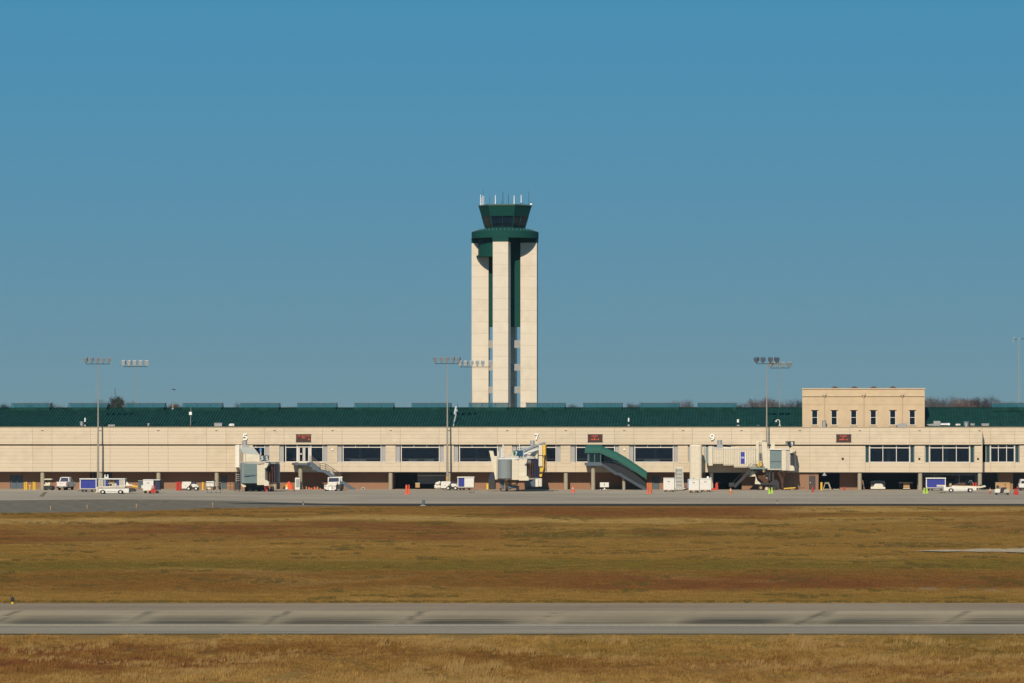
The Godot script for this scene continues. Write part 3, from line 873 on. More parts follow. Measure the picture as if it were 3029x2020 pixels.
func skylight(x0: float, x1: float, yr: float, sl: float, n: int) -> void:
	var zf := RZ + 1.7
	var yb0 := yr - sl * 1.7
	var yg := Y(1203.6, zf)
	var yt := Y(1190.8, RZ)
	nb()
	for s in [1, -1]:
		var z: float = RZ + 1.7 * s
		bb(x0, yb0 - 0.05, z - 0.08, x1, yg, z + 0.08)
	bb(x0 + 0.003, yb0, RZ - 1.62, x0 + 0.12, yg - 0.003, RZ + 1.62); bb(x1 - 0.12, yb0, RZ - 1.62, x1 - 0.003, yg - 0.003, RZ + 1.62)
	var o := fin("skylight", M.roof)
	var h := 0.55
	nb(); bb(x0 - 0.05, yt - 0.06, RZ - h - 0.05, x1 + 0.05, yt + 0.05, RZ + h + 0.05); fin("skylight_cap", M.steel, o)
	nb()
	for k in n + 1:
		var x := lerpf(x0 + 0.07, x1 - 0.07, float(k) / n)
		for s in [1, -1]:
			bar(Vector3(x, yg, RZ + 1.65 * s), Vector3(x, yt - 0.03, RZ + h * s), 0.07, 0.09)
	fin("glazing_bar", M.steel, o)
	for k in n:
		var a := lerpf(x0 + 0.07, x1 - 0.07, float(k) / n) + 0.04
		var b := lerpf(x0 + 0.07, x1 - 0.07, float(k + 1) / n) - 0.04
		for s in [1, -1]:
			var z0: float = RZ + 1.65 * s
			var z1: float = RZ + h * s
			nb(); quad(Vector3(a, yg, z0), Vector3(b, yg, z0), Vector3(b, yt - 0.06, z1), Vector3(a, yt - 0.06, z1)); fin("pane", M.sky, o)
func upper_block(_t: Node3D) -> void:
	var z := -2.0
	var x0 := X(2374.5, z)
	var x1 := X(2737, z)
	var yb := Y(1263)
	var yt := Y(1150, z)
	var ws := [2402, 2459.5, 2517.5, 2575.5, 2633, 2691]
	# wall pieces round the six openings
	var y0 := Y(1256, z)
	var y1 := Y(1211.5, z)
	nb()
	bb(x0, yb - 0.5, z - 0.3, x1, y0, z)
	bb(x0, y1, z - 0.3, x1, yt, z)
	var px := 2374.5
	for w in ws + [2737]:
		bb(X(px, z), y0, z - 0.3, X(w, z), y1, z)
		px = w + 18.5
	var o := fin("upper_storey_wall", M.block)
	nb(); bb(x0, yb, z - 8, x0 + 0.3, yt, z - 0.3); bb(x1 - 0.3, yb, z - 8, x1, yt, z - 0.3); bb(x0, yb, z - 8.3, x1, yt, z - 8); fin("side_wall", M.block, o)
	nb(); bb(x0 + 0.3, yt - 0.5, z - 8, x1 - 0.3, yt - 0.35, z - 0.3); fin("flat_roof", M.grey, o)
	nb(); bb(x0 + 0.3, yb - 0.3, z - 5, x1 - 0.3, yb - 0.2, z - 0.3); fin("floor", M.insidefloor, o)
	nb(); bb(x0 - 0.08, yt, z - 0.4, x1 + 0.12, yt + 0.14, z + 0.12); bb(x1 - 0.2, yt, z - 8.3, x1 + 0.12, yt + 0.14, z - 0.4); fin("coping", M.coping, o)
	nb(); bb(x0 - 0.04, Y(1171.5, z), z, x1 + 0.1, Y(1169.5, z), z + 0.14); bb(x1, Y(1171.5, z), z - 8, x1 + 0.1, Y(1169.5, z), z); fin("cornice", M.block, o)
	nb(); bb(x0, Y(1195.5, z), z, x1, Y(1194.6, z), z + 0.035); fin("belt_course", M.block, o)
	for w in ws:
		window(X(w, z) - 0.01, X(w + 18.5, z) + 0.01, y0 - 0.01, y1 + 0.01, z - 0.12, 0, 1, 1, M.frame, M.glass, 0.1, [Y(1233.5, z)])
		nb(); bb(X(w - 1.5, z), y0 - 0.1, z, X(w + 20, z), y0, z + 0.1); fin("sill", M.coping)
		nb(); bb(X(w - 2, z), y1, z, X(w + 20.5, z), y1 + 0.08, z + 0.16); fin("window_head", M.block)
	for p in [2440, 2556.5, 2670.5]:
		nb(); bb(X(p - 5, z), Y(1168, z), z, X(p + 5, z), Y(1159, z), z + 0.4); tube(Vector3(X(p, z), Y(1173, z), z + 0.2), Vector3(X(p, z), Y(1168, z), z + 0.2), 0.1, 0.18, 8)
		var c := fin("scupper_box", M.coping)
		nb(); tube(Vector3(X(p, z), Y(1257, z) if p != 2670.5 else Y(1250, z), z + 0.16), Vector3(X(p, z), Y(1173, z), z + 0.16), 0.055, 0.055, 8); fin("downpipe", M.coping, c)
	for p in [2471, 2529, 2586, 2643]:
		nb(); var c := Vector3(X(p, z - 4), yt - 0.35, z - 4)
		for k in 4:
			var a := Vector3(0.85, 0, 0.85).rotated(Vector3.UP, PI / 2 * k)
			var b := Vector3(0.85, 0, 0.85).rotated(Vector3.UP, PI / 2 * (k + 1))
			quad(c + a, c + b, c + b + Vector3(0, 0.42, 0), c + a + Vector3(0, 0.42, 0))
			tri(c + a + Vector3(0, 0.42, 0), c + b + Vector3(0, 0.42, 0), c + Vector3(0, 0.82, 0))
		fin("roof_light", M.rust)

# ---------------------------------------------------------------- control tower
func tower() -> void:
	var z := -90.0
	var base := at(1494, 1400, z)
	base.y = 0
	frame(1494, 0, at(1494, 1000, z))
	var s := sc
	thing("control_tower", "tall cream concrete control tower with green drum and flared glazed cab", "control tower", base, -4.0)
	var t := T
	var yy := func(py: float) -> float: return at(1494, py, z).y
	# shafts of stacked concrete segments
	var top: float = yy.call(719.5)
	var seg := 33.5 * s
	var shafts := [[-5.6, -2.72, -0.75, 0.75], [2.72, 5.5, -0.75, 0.75], [-1.3, 1.3, 2.6, 5.5], [-1.3, 1.3, -5.5, -3.2]]
	for sh in shafts:
		nb(); bb(sh[0] + 0.06, 0, sh[2] + 0.06, sh[1] - 0.06, top - 0.02, sh[3] - 0.06)
		var o := fin("shaft", M.joint, t)
		var y := top
		var k := 0
		while y > 0.05:
			var yb := maxf(0.0, y - seg)
			nb(); bb(sh[0], yb + 0.009, sh[2], sh[1], y - 0.009, sh[3])
			fin("concrete_segment", [M.conc, M.conc2, M.conc, M.conc3][rng.randi() % 4], o)
			y = yb
			k += 1
	# green core between the shafts
	nb(); bb(-2.71, yy.call(968), -1.6, 2.71, yy.call(708), 0.3); fin("green_core", M.green, t)
	# stair landings with parapets
	for p in [1008, 1075, 1142, 1209]:
		nb(); bb(-2.71, yy.call(p + 20), -1.2, 2.71, yy.call(p + 14), 0.5)
		var o := fin("landing", M.grey, t)
		nb(); bb(-2.71, yy.call(p + 14), 0.38, 2.71, yy.call(p), 0.47); bb(-2.71, yy.call(p + 14), -1.17, 2.71, yy.call(p), -1.08); fin("parapet", M.grey, o)
	# drum with sloping terrace, and blocks over the shafts
	nb(); lathe(Vector3.ZERO, [[0.0, yy.call(707.5)], [5.66, yy.call(707)], [5.66, yy.call(688)], [5.5, yy.call(686.8)], [4.6, yy.call(681)], [3.35, yy.call(677)], [0.0, yy.call(676.5)]], 64)
	var drum := fin("drum", M.green, t)
	nb()
	for k in 48:
		var a := TAU * k / 48
		var c := Vector3(sin(a) * 5.25, yy.call(687.5), cos(a) * 5.25)
		tube(c, c + Vector3(0, 0.42, 0), 0.035, 0.035, 5)
	fin("railing_posts", M.zinc, drum)
	nb(); bb(-1.36, yy.call(718), 2.6, 1.36, yy.call(706), 5.6); fin("shaft_head", M.green, drum)
	nb(); bb(-5.64, yy.call(720), -0.8, -2.72, yy.call(706), 0.8); fin("shaft_head", M.green, drum)
	nb(); bb(2.72, yy.call(720), -0.8, 5.56, yy.call(706), 0.8); fin("shaft_head", M.green, drum)
	# curved bay hung under the drum between the left and front shafts
	nb(); lathe(Vector3.ZERO, [[0.0, yy.call(762)], [4.85, yy.call(762)], [4.85, yy.call(757)], [4.55, yy.call(757)], [4.55, yy.call(707)]], 16, deg_to_rad(270), deg_to_rad(352))
	fin("hanging_bay", M.green, t)
	# cab: hexagonal, flaring upwards
	var ring := func(r: float, y: float) -> Array:
		var p := []
		for k in 6:
			var a := deg_to_rad(-30.0 + 60.0 * k)
			p.append(Vector3(sin(a) * r, y, cos(a) * r))
		return p
	var band6 := func(r0: float, y0: float, r1: float, y1: float) -> void:
		var a: Array = ring.call(r0, y0)
		var b: Array = ring.call(r1, y1)
		for k in 6:
			quad(a[k], a[(k + 1) % 6], b[(k + 1) % 6], b[k])
	var rad := func(py: float) -> float: return lerpf(4.52, 3.40, (py - 611.0) / 66.5)
	nb(); band6.call(rad.call(642), yy.call(642), 4.52, yy.call(611.5)); band6.call(4.2, yy.call(611.6), 3.7, yy.call(641.9))
	var cab := fin("cab_fascia", M.green, t)
	nb(); band6.call(4.6, yy.call(611.5), 4.6, yy.call(607.5))
	for y in [yy.call(611.5), yy.call(607.5)]:
		var p: Array = ring.call(4.6, y)
		for k in range(1, 5):
			tri(p[0], p[k], p[k + 1])
	fin("cab_roof", mk(Color(0.06, 0.11, 0.09), 0.7, 0, "soft", 0.4), cab)
	nb(); band6.call(3.42, yy.call(677.2), rad.call(674), yy.call(674)); fin("cab_sill", M.green, cab)
	nb(); band6.call(3.2, yy.call(676.4), 3.2, yy.call(666)); fin("console", M.navy, cab)
	nb(); lathe(Vector3.ZERO, [[2.3, yy.call(676)], [2.3, yy.call(664)], [2.5, yy.call(663)]], 24); fin("desk", M.louver, cab)
	var a0: Array = ring.call(rad.call(674) - 0.03, yy.call(674))
	var a1: Array = ring.call(rad.call(642) - 0.03, yy.call(642))
	for k in 6:
		for hlf in 2:
			var l0: Vector3 = a0[k].lerp(a0[(k + 1) % 6], 0.5 * hlf)
			var r0: Vector3 = a0[k].lerp(a0[(k + 1) % 6], 0.5 * hlf + 0.5)
			var l1: Vector3 = a1[k].lerp(a1[(k + 1) % 6], 0.5 * hlf)
			var r1: Vector3 = a1[k].lerp(a1[(k + 1) % 6], 0.5 * hlf + 0.5)
			nb(); quad(l0, r0, r1, l1); fin("cab_pane", M.cabglass, cab)
			nb(); bar(l0, l1, 0.07 if hlf else 0.14, 0.1); fin("mullion", M.green, cab)
	# aerials on the cab roof
	var yr: float = yy.call(607.4)
	for e in [[1487.6, 567, 0.055, 0.8, 0], [1503.8, 573, 0.05, -0.6, 0], [1465, 578, 0.095, 1.4, 1], [1521, 579, 0.095, 1.2, 1], [1542, 577, 0.095, 0.6, 1], [1565, 566, 0.04, 0.0, 0], [1428, 560, 0.03, 0.3, 0], [1447.5, 580, 0.03, 0.9, 0], [1483.5, 595, 0.04, 2.0, 0], [1470, 596, 0.04, -1.5, 0], [1572, 596, 0.04, -0.5, 0], [1420.6, 575, 0.08, 0.2, 1], [1426, 577, 0.06, 0.5, 1], [1430, 579, 0.06, 0.1, 1]]:
		var x: float = (e[0] - 1494) * s + 0.14 * e[3]
		nb(); tube(Vector3(x, yr, e[3]), Vector3(x, yr + (606 - e[1]) * s, e[3]), e[2], e[2] * 0.7, 6); fin("aerial", M.lampw if e[4] else M.dark, t)
	nb()
	for k in 5:
		bar(Vector3((1420.6 - 1494) * s, yr + 0.25 * k, 0.2), Vector3((1430 - 1494) * s, yr + 0.25 * (k + 1), 0.2), 0.04, 0.04)
	fin("lattice_brace", M.lampw, t)
	nb(); bb(4.2, yr, -0.7, 4.55, yr + 0.28, -0.3); fin("roof_box", M.lampw, t)
	nb(); lathe(Vector3((1547 - 1494) * s, yr, 1.0), [[0.05, 0.0], [0.05, 0.15], [0.3, 0.3], [0.34, 0.34]], 12); fin("small_dish", M.lampw, t)

# ---------------------------------------------------------------- masts, roof kit
func mast(label: String, px: float, z: float, py_arm: float, lamps: Array, lw: float, lh: float, r0: float, lm: Material, group: String, tilt := 0.0) -> void:
	o0 = at(px, 1300, z)
	o0.y = 0
	frame(px, 0, at(px, 1300, z))
	thing("floodlight_mast", label, "light mast", o0, 0, group)
	var yt := at(px, py_arm, z).y
	tb("pole", M.pole, Vector3.ZERO, Vector3(0, yt, 0), r0, r0 * 0.26, null, 12)
	nb(); tube(Vector3.ZERO, Vector3(0, 0.5, 0), r0 * 1.7, r0 * 1.6, 12); fin("base", M.conc2)
	nb(); tube(Vector3((lamps[0] - px) * sc, yt, 0), Vector3((lamps[-1] - px) * sc, yt, 0), 0.05); fin("crossarm", M.dark)
	var i := 0
	for l in lamps:
		var x: float = (l - px) * sc
		nb()
		var turn: float = tilt * (i - (lamps.size() - 1) / 2.0)
		bxt(Transform3D(Basis(Vector3.UP, turn) * Basis(Vector3.RIGHT, 0.35), Vector3(x, yt + 0.42 + lh / 2, 0)), Vector3(lw, lh, 0.5))
		bxt(Transform3D(Basis(Vector3.UP, turn) * Basis(Vector3.RIGHT, 0.35), Vector3(x, yt + 0.42 - 0.1, 0.0)), Vector3(lw * 0.6, 0.22, 0.4))
		var o := fin("floodlight", lm)
		nb(); tube(Vector3(x, yt, 0), Vector3(x, yt + 0.3, 0), 0.035, 0.035, 6); fin("bracket", M.dark, o)
		i += 1
func masts() -> void:
	var rearm := mk(Color(0.40, 0.40, 0.40), 0.5)
	mast("apron floodlight mast of five grey lamps, leftmost on the apron", 288.5, 2.2, 1075, [251.5, 269, 286, 304, 322], 0.45, 0.5, 0.19, M.lamp, "apron floodlight masts", 0.12)
	mast("apron floodlight mast of five grey lamps standing left of the tower", 1323, 2.2, 1074, [1287, 1305, 1321.6, 1339.7, 1357], 0.45, 0.55, 0.19, M.lamp, "apron floodlight masts", -0.12)
	mast("apron floodlight mast of four wide dark lamps beside the bridge numbered nine", 2269, 2.2, 1074.5, [2239, 2258, 2280, 2299], 0.66, 0.5, 0.18, mk(Color(0.10, 0.12, 0.16), 0.4, 0.2), "apron floodlight masts", 0.3)
	mast("floodlight mast of five pale lamps behind the roof at left", 398, -48, 1083, [364, 380.5, 397, 414, 432], 0.6, 0.55, 0.12, rearm, "floodlight masts behind the terminal", 0.1)
	mast("floodlight mast of pale lamps in front of the tower's left shaft", 1395.5, -48, 1084, [1361.6, 1377.6, 1394.5, 1412, 1428, 1451], 0.55, 0.55, 0.12, rearm, "floodlight masts behind the terminal", 0.1)
	mast("floodlight mast of four lamps behind the roof at right", 2307.5, -48, 1087, [2281, 2298, 2317, 2336], 0.75, 0.5, 0.12, mk(Color(0.25, 0.28, 0.28), 0.5), "floodlight masts behind the terminal", 0.3)
	# street lamp mast cut by the right edge
	o0 = at(3016, 1300, -40); o0.y = 0
	frame(3016, 0, at(3016, 1300, -40))
	thing("lamp_mast", "thin tall lamp mast with spread arms at the right edge", "light mast", o0)
	var yt := at(3016, 1010, -40).y
	tb("pole", M.grey, Vector3.ZERO, Vector3(0, yt, 0), 0.14, 0.06, null, 8)
	nb(); tube(Vector3(-0.75, yt + 0.2, 0), Vector3(1.2, yt + 0.45, 0), 0.04); fin("arm", M.dark)
	for e in [[-0.8, -0.3, 0.5], [0.05, 0.55, 0.35], [1.2, 0.4, 0.4]]:
		nb(); bxt(Transform3D(Basis(Vector3.BACK, e[1]), Vector3(e[0], yt + 0.3, 0)), Vector3(0.5 if e[0] > -0.5 else 0.14, 0.16 if e[0] > -0.5 else 0.9, 0.4)); fin("lamp_head", M.lamp)
	# lightning rod behind the round tree, far street lamp
	o0 = at(339, 1200, -70); o0.y = 0
	thing("lightning_rod", "thin dark rod rising above the round tree", "rod", o0)
	tb("rod", M.dark, Vector3.ZERO, Vector3(0, at(339, 1147, -70).y, 0), 0.09, 0.04, null, 6)
	tb("base", M.conc2, Vector3.ZERO, Vector3(0, 0.6, 0), 0.3, 0.26, null, 8)
	# bird over the roof
	wthing("bird", "tiny dark bird gliding above the roof at left", "bird", 512, 1151, -60)
	nb()
	var bp0 := v(505, 1149); var bp1 := v(520, 1152)
	tube(bp0.lerp(bp1, 0.1), bp0.lerp(bp1, 0.55), 0.03, 0.1, 8); tube(bp0.lerp(bp1, 0.55), bp1, 0.1, 0.02, 8)
	tri(v(510, 1150), v(514, 1151.2), v(508, 1147, 0.45)); tri(v(510, 1150), v(514, 1151.2), v(527, 1152.5, -0.4))
	fin("body", M.dark)
func vent(label: String, px: float, py: float, w: float, h: float, z: float, kind: int) -> void:   # small roof kit, px is the middle, py the foot
	wthing(["mushroom_vent", "warning_post", "roof_box", "exhaust_scoop", "gooseneck_vent", "flue"][kind], label, ["vent", "post", "equipment box", "vent", "vent", "flue"][kind], px, py, z)
	var a := w * sc
	var b := h * sc
	match kind:
		0:
			nb(); lathe(Vector3.ZERO, [[a * 0.6, -0.5], [a * 0.6, 0.08], [a * 0.35, b * 0.2]], 14); fin("curb", M.zinc)
			nb(); lathe(Vector3.ZERO, [[a * 0.33, b * 0.2], [a * 0.33, b * 0.85], [a * 0.42, b * 0.9], [a * 0.36, b], [0.0, b]], 14); fin("hood", M.zinc)
		1:
			nb(); tube(Vector3(0, -0.5, 0), Vector3(0, b, 0), 0.05, 0.05, 6); fin("stem", M.roof2)
			nb(); tube(Vector3(0, b * 0.6, 0), Vector3(0, b, 0), a / 2, a / 2, 8); fin("cap", M.lampw)
			nb(); bb(-a * 0.6, -0.5, -a * 0.6, a * 0.6, b * 0.28, a * 0.6); fin("base", M.zinc)
		2:
			nb(); bb(-a / 2, b * 0.25, -0.6, a / 2, b, 0.6); fin("housing", M.grey)
			nb(); bb(-a * 0.42, -0.5, -0.5, a * 0.42, b * 0.25, 0.5); fin("curb", M.rust)
			nb(); bb(-a * 0.52, b, -0.65, a * 0.52, b + 0.05, 0.65); fin("lid", M.zinc)
		3:
			nb(); tube(Vector3(-a * 0.1, -0.3, 0), Vector3(-a * 0.1, b * 0.6, 0), a * 0.3, a * 0.3, 12); fin("duct", M.white)
			nb(); lathe(Vector3(0, b * 0.55, 0), [[a * 0.2, -b * 0.3], [a * 0.5, -b * 0.15], [a * 0.5, b * 0.2], [a * 0.25, b * 0.42], [0, b * 0.45]], 14); fin("hood", M.white)
			nb(); bb(a * 0.1, 0, -a * 0.3, a * 0.55, b * 0.95, a * 0.3); fin("mouth", M.white)
		4:
			var pts := []
			for k in 8:
				var t := PI * k / 9.0
				pts.append(Vector3(-a * 0.45 + cos(t) * a * 0.35, b * 0.78 + sin(t) * b * 0.2, 0))
			nb(); tube(Vector3(-a * 0.1, b * 0.25, 0), pts[0], 0.06, 0.06, 8); rope(pts, 0.06); fin("neck", M.white)
			nb(); tube(pts[7], pts[7] - Vector3(0.06, 0.22, 0), 0.08, 0.16, 8); fin("outlet", M.white)
			nb(); tube(Vector3(-a * 0.1, -0.3, 0), Vector3(-a * 0.1, b * 0.35, 0), a * 0.45, a * 0.12, 10); fin("boot", M.white)
		5:
			nb(); tube(Vector3(0, -0.4, 0), Vector3(0, b, 0), a / 2, a / 2, 14); fin("pipe", M.zinc)
			nb(); tube(Vector3(0, b * 0.92, 0), Vector3(0, b, 0), a * 0.54, a * 0.54, 14); fin("collar", M.zinc)
func roofpt(px: float, py: float) -> Vector3:   # where the ray through a pixel meets the near roof slope, in the current thing's axes
	var y1 := Y(1263) + 0.05
	var sl := (Y(1205.3, RZ) - Y(1263) - 0.05) / (-0.7 - RZ)
	var r := ray(px, py)
	var t := (y1 + sl * (-0.7 - EYE.z) - EYE.y) / (r.y + sl * r.z)
	return EYE + r * t - T.position
func roof_kit() -> void:
	vent("low pale vent cap at the roof edge, leftmost", 190, 1263, 8, 5, -1.5, 0)
	vent("shiny domed vent beside the leftmost white capped post", 240, 1263, 16, 17, -1.6, 0)
	vent("white capped post on the roof edge, leftmost", 250, 1263, 4.5, 28, -1.4, 1)
	vent("grey flat box on the roof under the mast shadow", 330, 1263.5, 20, 8, -1.6, 2)
	vent("small shiny vent between the two grey roof boxes", 438, 1263, 11, 12, -1.5, 0)
	vent("grey flat box on the roof beside the white scoop", 645.5, 1263.5, 23, 13, -1.6, 2)
	vent("white exhaust scoop on the roof left of the numeral five", 683, 1263.5, 16, 12, -1.4, 3)
	vent("white capped post on the roof above the green stair", 1860, 1262, 4.5, 27, -1.4, 1)
	vent("cream capped post on the roof right of the numeral nine", 2184, 1262, 7, 23, -1.6, 1)
	vent("small pale vent cap between cream post and gooseneck", 2243.5, 1262, 10, 6, -1.5, 0)
	vent("white gooseneck vent on the roof beside the tall mast", 2309, 1262, 16, 22, -1.4, 4)
	vent("shiny steel flue in front of the upper storey", 2439, 1262, 12.5, 20, -1.2, 5)
	vent("silver turbine vent on the roof right of the upper storey", 2860, 1262, 22, 16, -1.6, 0)
	vent("small grey hood between duct and turbine vent", 2834, 1261, 15, 9, -2, 3)
	vent("pale grey flat box on the roof at far right", 2915, 1262, 24, 10, -4.8, 2)
	vent("dark flat box right of the turbine vent", 2878, 1262, 13, 10, -2.2, 2)
	# angled grey cover in front of the upper storey, ducted fan right of it
	wthing("equipment_cover", "pale grey slanted cover in front of the upper storey windows", "cover", 2668, 1262, -1.3)
	ex("shell", M.grey, [2652, 1255, 2665, 1251, 2683, 1251, 2683, 1264, 2660, 1264], -0.5, 0.4)
	bo("curb", M.dark, 2660, 1264, 2680, 1267, -0.4, 0.3)
	wthing("ducted_fan_unit", "grey ducted fan unit with bright round end on the roof", "fan unit", 2785, 1262, -1.9)
	bo("housing", M.grey, 2763, 1244, 2783, 1261, -0.5, 0.5)
	ex("sloped_hood", M.grey, [2742, 1254, 2763, 1252, 2763, 1261, 2757, 1261], -0.4, 0.4)
	tb("duct", M.zinc, v(2783, 1255), v(2806, 1255), 0.27, 0.29)
	tb("round_end", M.lampw, v(2806, 1255), v(2811, 1256), 0.3, 0.22)
	bo("stand", M.dark, 2760, 1261, 2805, 1266, -0.4, 0.4)
	# antenna tripod
	wthing("roof_antenna", "slim antenna on tripod with white box above the roof edge", "antenna", 562, 1263, -1.5)
	tb("mast", M.zinc, v(562, 1263), v(563.5, 1203), 0.055, 0.03, null, 6)
	bo("white_box", M.lampw, 558.5, 1217, 566.5, 1226, -0.15, 0.2)
	for e in [[554, 0.3], [569, 0.3], [562, -0.6]]:
		tb("leg", M.rust, v(562, 1252), v(e[0], 1266, e[1]), 0.04, 0.04, null, 6)
	# white conduit lying up the roof slope
	wthing("roof_conduit", "white pipe pair lying up the green roof beside the second mast", "pipe", 1341, 1260, -1.9)
	var lift := Vector3(0, 0.14, 0.05)
	tb("pipe", M.dirty, roofpt(1341, 1260) + lift, roofpt(1352, 1214) + lift, 0.12, 0.12)
	tb("upper_pipe", M.white, roofpt(1345, 1226) + lift * 1.4, roofpt(1349, 1207) + lift * 1.4, 0.16, 0.16)
	tb("aerial", M.dark, roofpt(1354, 1208), roofpt(1354, 1208) + Vector3(0, 1.0, 0), 0.04, 0.03, null, 6)
	wthing("ridge_post", "short pale post leaning at the ridge between two skylights", "post", 510, 1206, -12.0)
	tb("stem", M.tan, v(510, 1210), v(510.5, 1191), 0.08, 0.07, null, 6)
	bo("foot", M.zinc, 507, 1206, 513, 1211, -0.3, 0.3)

# ---------------------------------------------------------------- trees beyond the terminal
func tree_mesh(kind: int, sd: int) -> Array:   # [trunk with limbs, crown], about 1 m tall, 1 m wide
	rng.seed = sd
	nb(); tube(Vector3.ZERO, Vector3(0.01, 0.55, 0), 0.022, 0.012, 6)
	var tips := []
	for i in 14:
		var a := TAU * i / 14.0 * 3.0 + rng.randf_range(-0.3, 0.3)
		var s := Vector3(0.005, rng.randf_range(0.22, 0.55), 0)
		var q := sqrt(rng.randf())
		var e := Vector3(cos(a) * 0.42 * q, 0.62 + 0.3 * sqrt(1 - q * q) * rng.randf_range(0.75, 1.0), sin(a) * 0.42 * q)
		if kind == 1:
			e.y = 0.8 + 0.15 * sqrt(1 - q * q) * rng.randf_range(-0.6, 1.0)
		tube(s, e, 0.010, 0.004, 5, false)
		tips.append(e)
		for j in 4:
			var e2 := e + Vector3(rng.randfn(0, 0.1), rng.randf_range(-0.02, 0.07) * (1.0 if kind == 0 else 0.5), rng.randfn(0, 0.1))
			tube(s.lerp(e, 0.6), e2, 0.005, 0.002, 4, false)
			tips.append(e2)
	var trunk := S.commit()
	nb()
	var n := 3600 if kind == 0 else 4200
	for i in n:
		var c: Vector3 = tips[rng.randi() % tips.size()] + Vector3(rng.randfn(0, 0.05 if kind == 0 else 0.075), rng.randfn(0.0, 0.028 if kind == 0 else 0.022), rng.randfn(0, 0.05 if kind == 0 else 0.075))
		if kind == 0:   # bare twigs
			var d := Vector3(rng.randfn(0, 0.5), rng.randf_range(0.3, 1.0), rng.randfn(0, 0.5)) * Vector3(0.09, 0.035, 0.09)
			var w := Vector3(rng.randf() - 0.5, 0, rng.randf() - 0.5).normalized() * 0.0035
			S.set_normal(Vector3(0, 0.4, 1).normalized())
			S.add_vertex(c - w); S.add_vertex(c + d); S.add_vertex(c + w)
		else:
			var b := Basis(Vector3(rng.randf() - 0.5, rng.randf() - 0.5, rng.randf() - 0.5).normalized(), rng.randf() * TAU)
			var s := rng.randf_range(0.012, 0.026)
			b = b.scaled(Vector3(1, 0.35, 1))
			quad(c + b * Vector3(-s, -s, 0), c + b * Vector3(s, -s, 0), c + b * Vector3(s, s, 0), c + b * Vector3(-s, s, 0))
	return [trunk, S.commit()]
func trees() -> void:
	var ms := []
	for i in 6:
		ms.append(tree_mesh(0, 40 + i))
	var ever := tree_mesh(1, 90)
	var bark := mk(Color(0.10, 0.075, 0.065), 0.95)
	var tw := [mk(Color(0.17, 0.14, 0.145), 0.95), mk(Color(0.19, 0.13, 0.125), 0.95), mk(Color(0.165, 0.15, 0.155), 0.95)]  # twig tones greyed, with some distance haze put into the colour
	var put := func(label: String, px: float, top: float, wpx: float, z: float, m: Array, cm: Material, called: String, group: String) -> void:
		var p := at(px, 1240, z)
		p.y = 0
		frame(px, 0, at(px, 1240, z))
		thing(called, label, "tree", p, rng.randf() * 360, group)
		var h := at(px, top, z).y * 1.03
		for k in 2:
			var o := MeshInstance3D.new()
			o.name = ["trunk", "crown"][k]
			o.mesh = m[k]
			o.material_override = bark if k == 0 else cm
			o.scale = Vector3(wpx * sc * 2.2, h, wpx * sc * 2.2) if called == "bare_tree" else Vector3(wpx * sc * 1.05, h, wpx * sc * 1.05)
			T.add_child(o)
	put.call("round dark evergreen tree rising above the roof between left skylights", 344, 1170, 44, -330, ever, mk(Color(0.035, 0.045, 0.035), 0.9), "evergreen_tree", "")
	put.call("low dark evergreen crown at the ridge near the left edge", 88, 1193, 26, -420, ever, mk(Color(0.05, 0.045, 0.04), 0.9), "evergreen_tree", "")
	rng.seed = 77
	var k := 0
	var spots := [[6, 1192, 40, 0], [165, 1192, 40, 2], [190, 1197, 36, 2], [300, 1184, 40, 2], [335, 1194, 50, 0], [380, 1183, 34, 2], [518, 1191, 44, 0], [540, 1194, 40, 2], [695, 1193, 40, 2], [530, 1196, 30, 1], [860, 1197, 36, 2], [1695, 1193, 44, 0], [1880, 1194, 40, 0], [2015, 1180, 46, 0], [2045, 1186, 46, 0], [1862, 1190, 30, 1], [2195, 1187, 40, 0], [2235, 1177, 50, 0], [2262, 1180, 44, 0], [2290, 1178, 50, 1], [2315, 1184, 44, 0], [2340, 1184, 44, 1], [2366, 1177, 36, 2], [2752, 1173, 44, 2], [2775, 1178, 40, 2], [2802, 1175, 44, 2], [2826, 1174, 40, 0], [2848, 1172, 46, 1], [2872, 1171, 46, 1], [2890, 1176, 40, 1], [2912, 1175, 44, 2], [2932, 1176, 40, 0], [2956, 1180, 44, 2], [2982, 1184, 44, 0], [3005, 1188, 40, 2], [2715, 1176, 40, 0]]
	spots.sort_custom(func(p, q): return p[0] < q[0])
	var nth := {}
	for e in spots:
		var where: String = "behind the ridge skylights at left" if e[0] < 1000 else ("behind the ridge right of the tower" if e[0] < 2100 else ("between the tall mast pair and the upper storey" if e[0] < 2400 else "right of the upper storey"))
		nth[where] = nth.get(where, -1) + 1
		e[1] += 3
		put.call(["mauve", "reddish", "grey"][e[3]] + " bare tree, " + ["first", "second", "third", "fourth", "fifth", "sixth", "seventh", "eighth", "ninth", "tenth", "eleventh", "twelfth", "thirteenth"][nth[where]] + " from left " + where, e[0], e[1], e[2], rng.randf_range(-520, -380), ms[k % 6], tw[e[3]], "bare_tree", "bare winter trees behind the terminal")
		k += 1

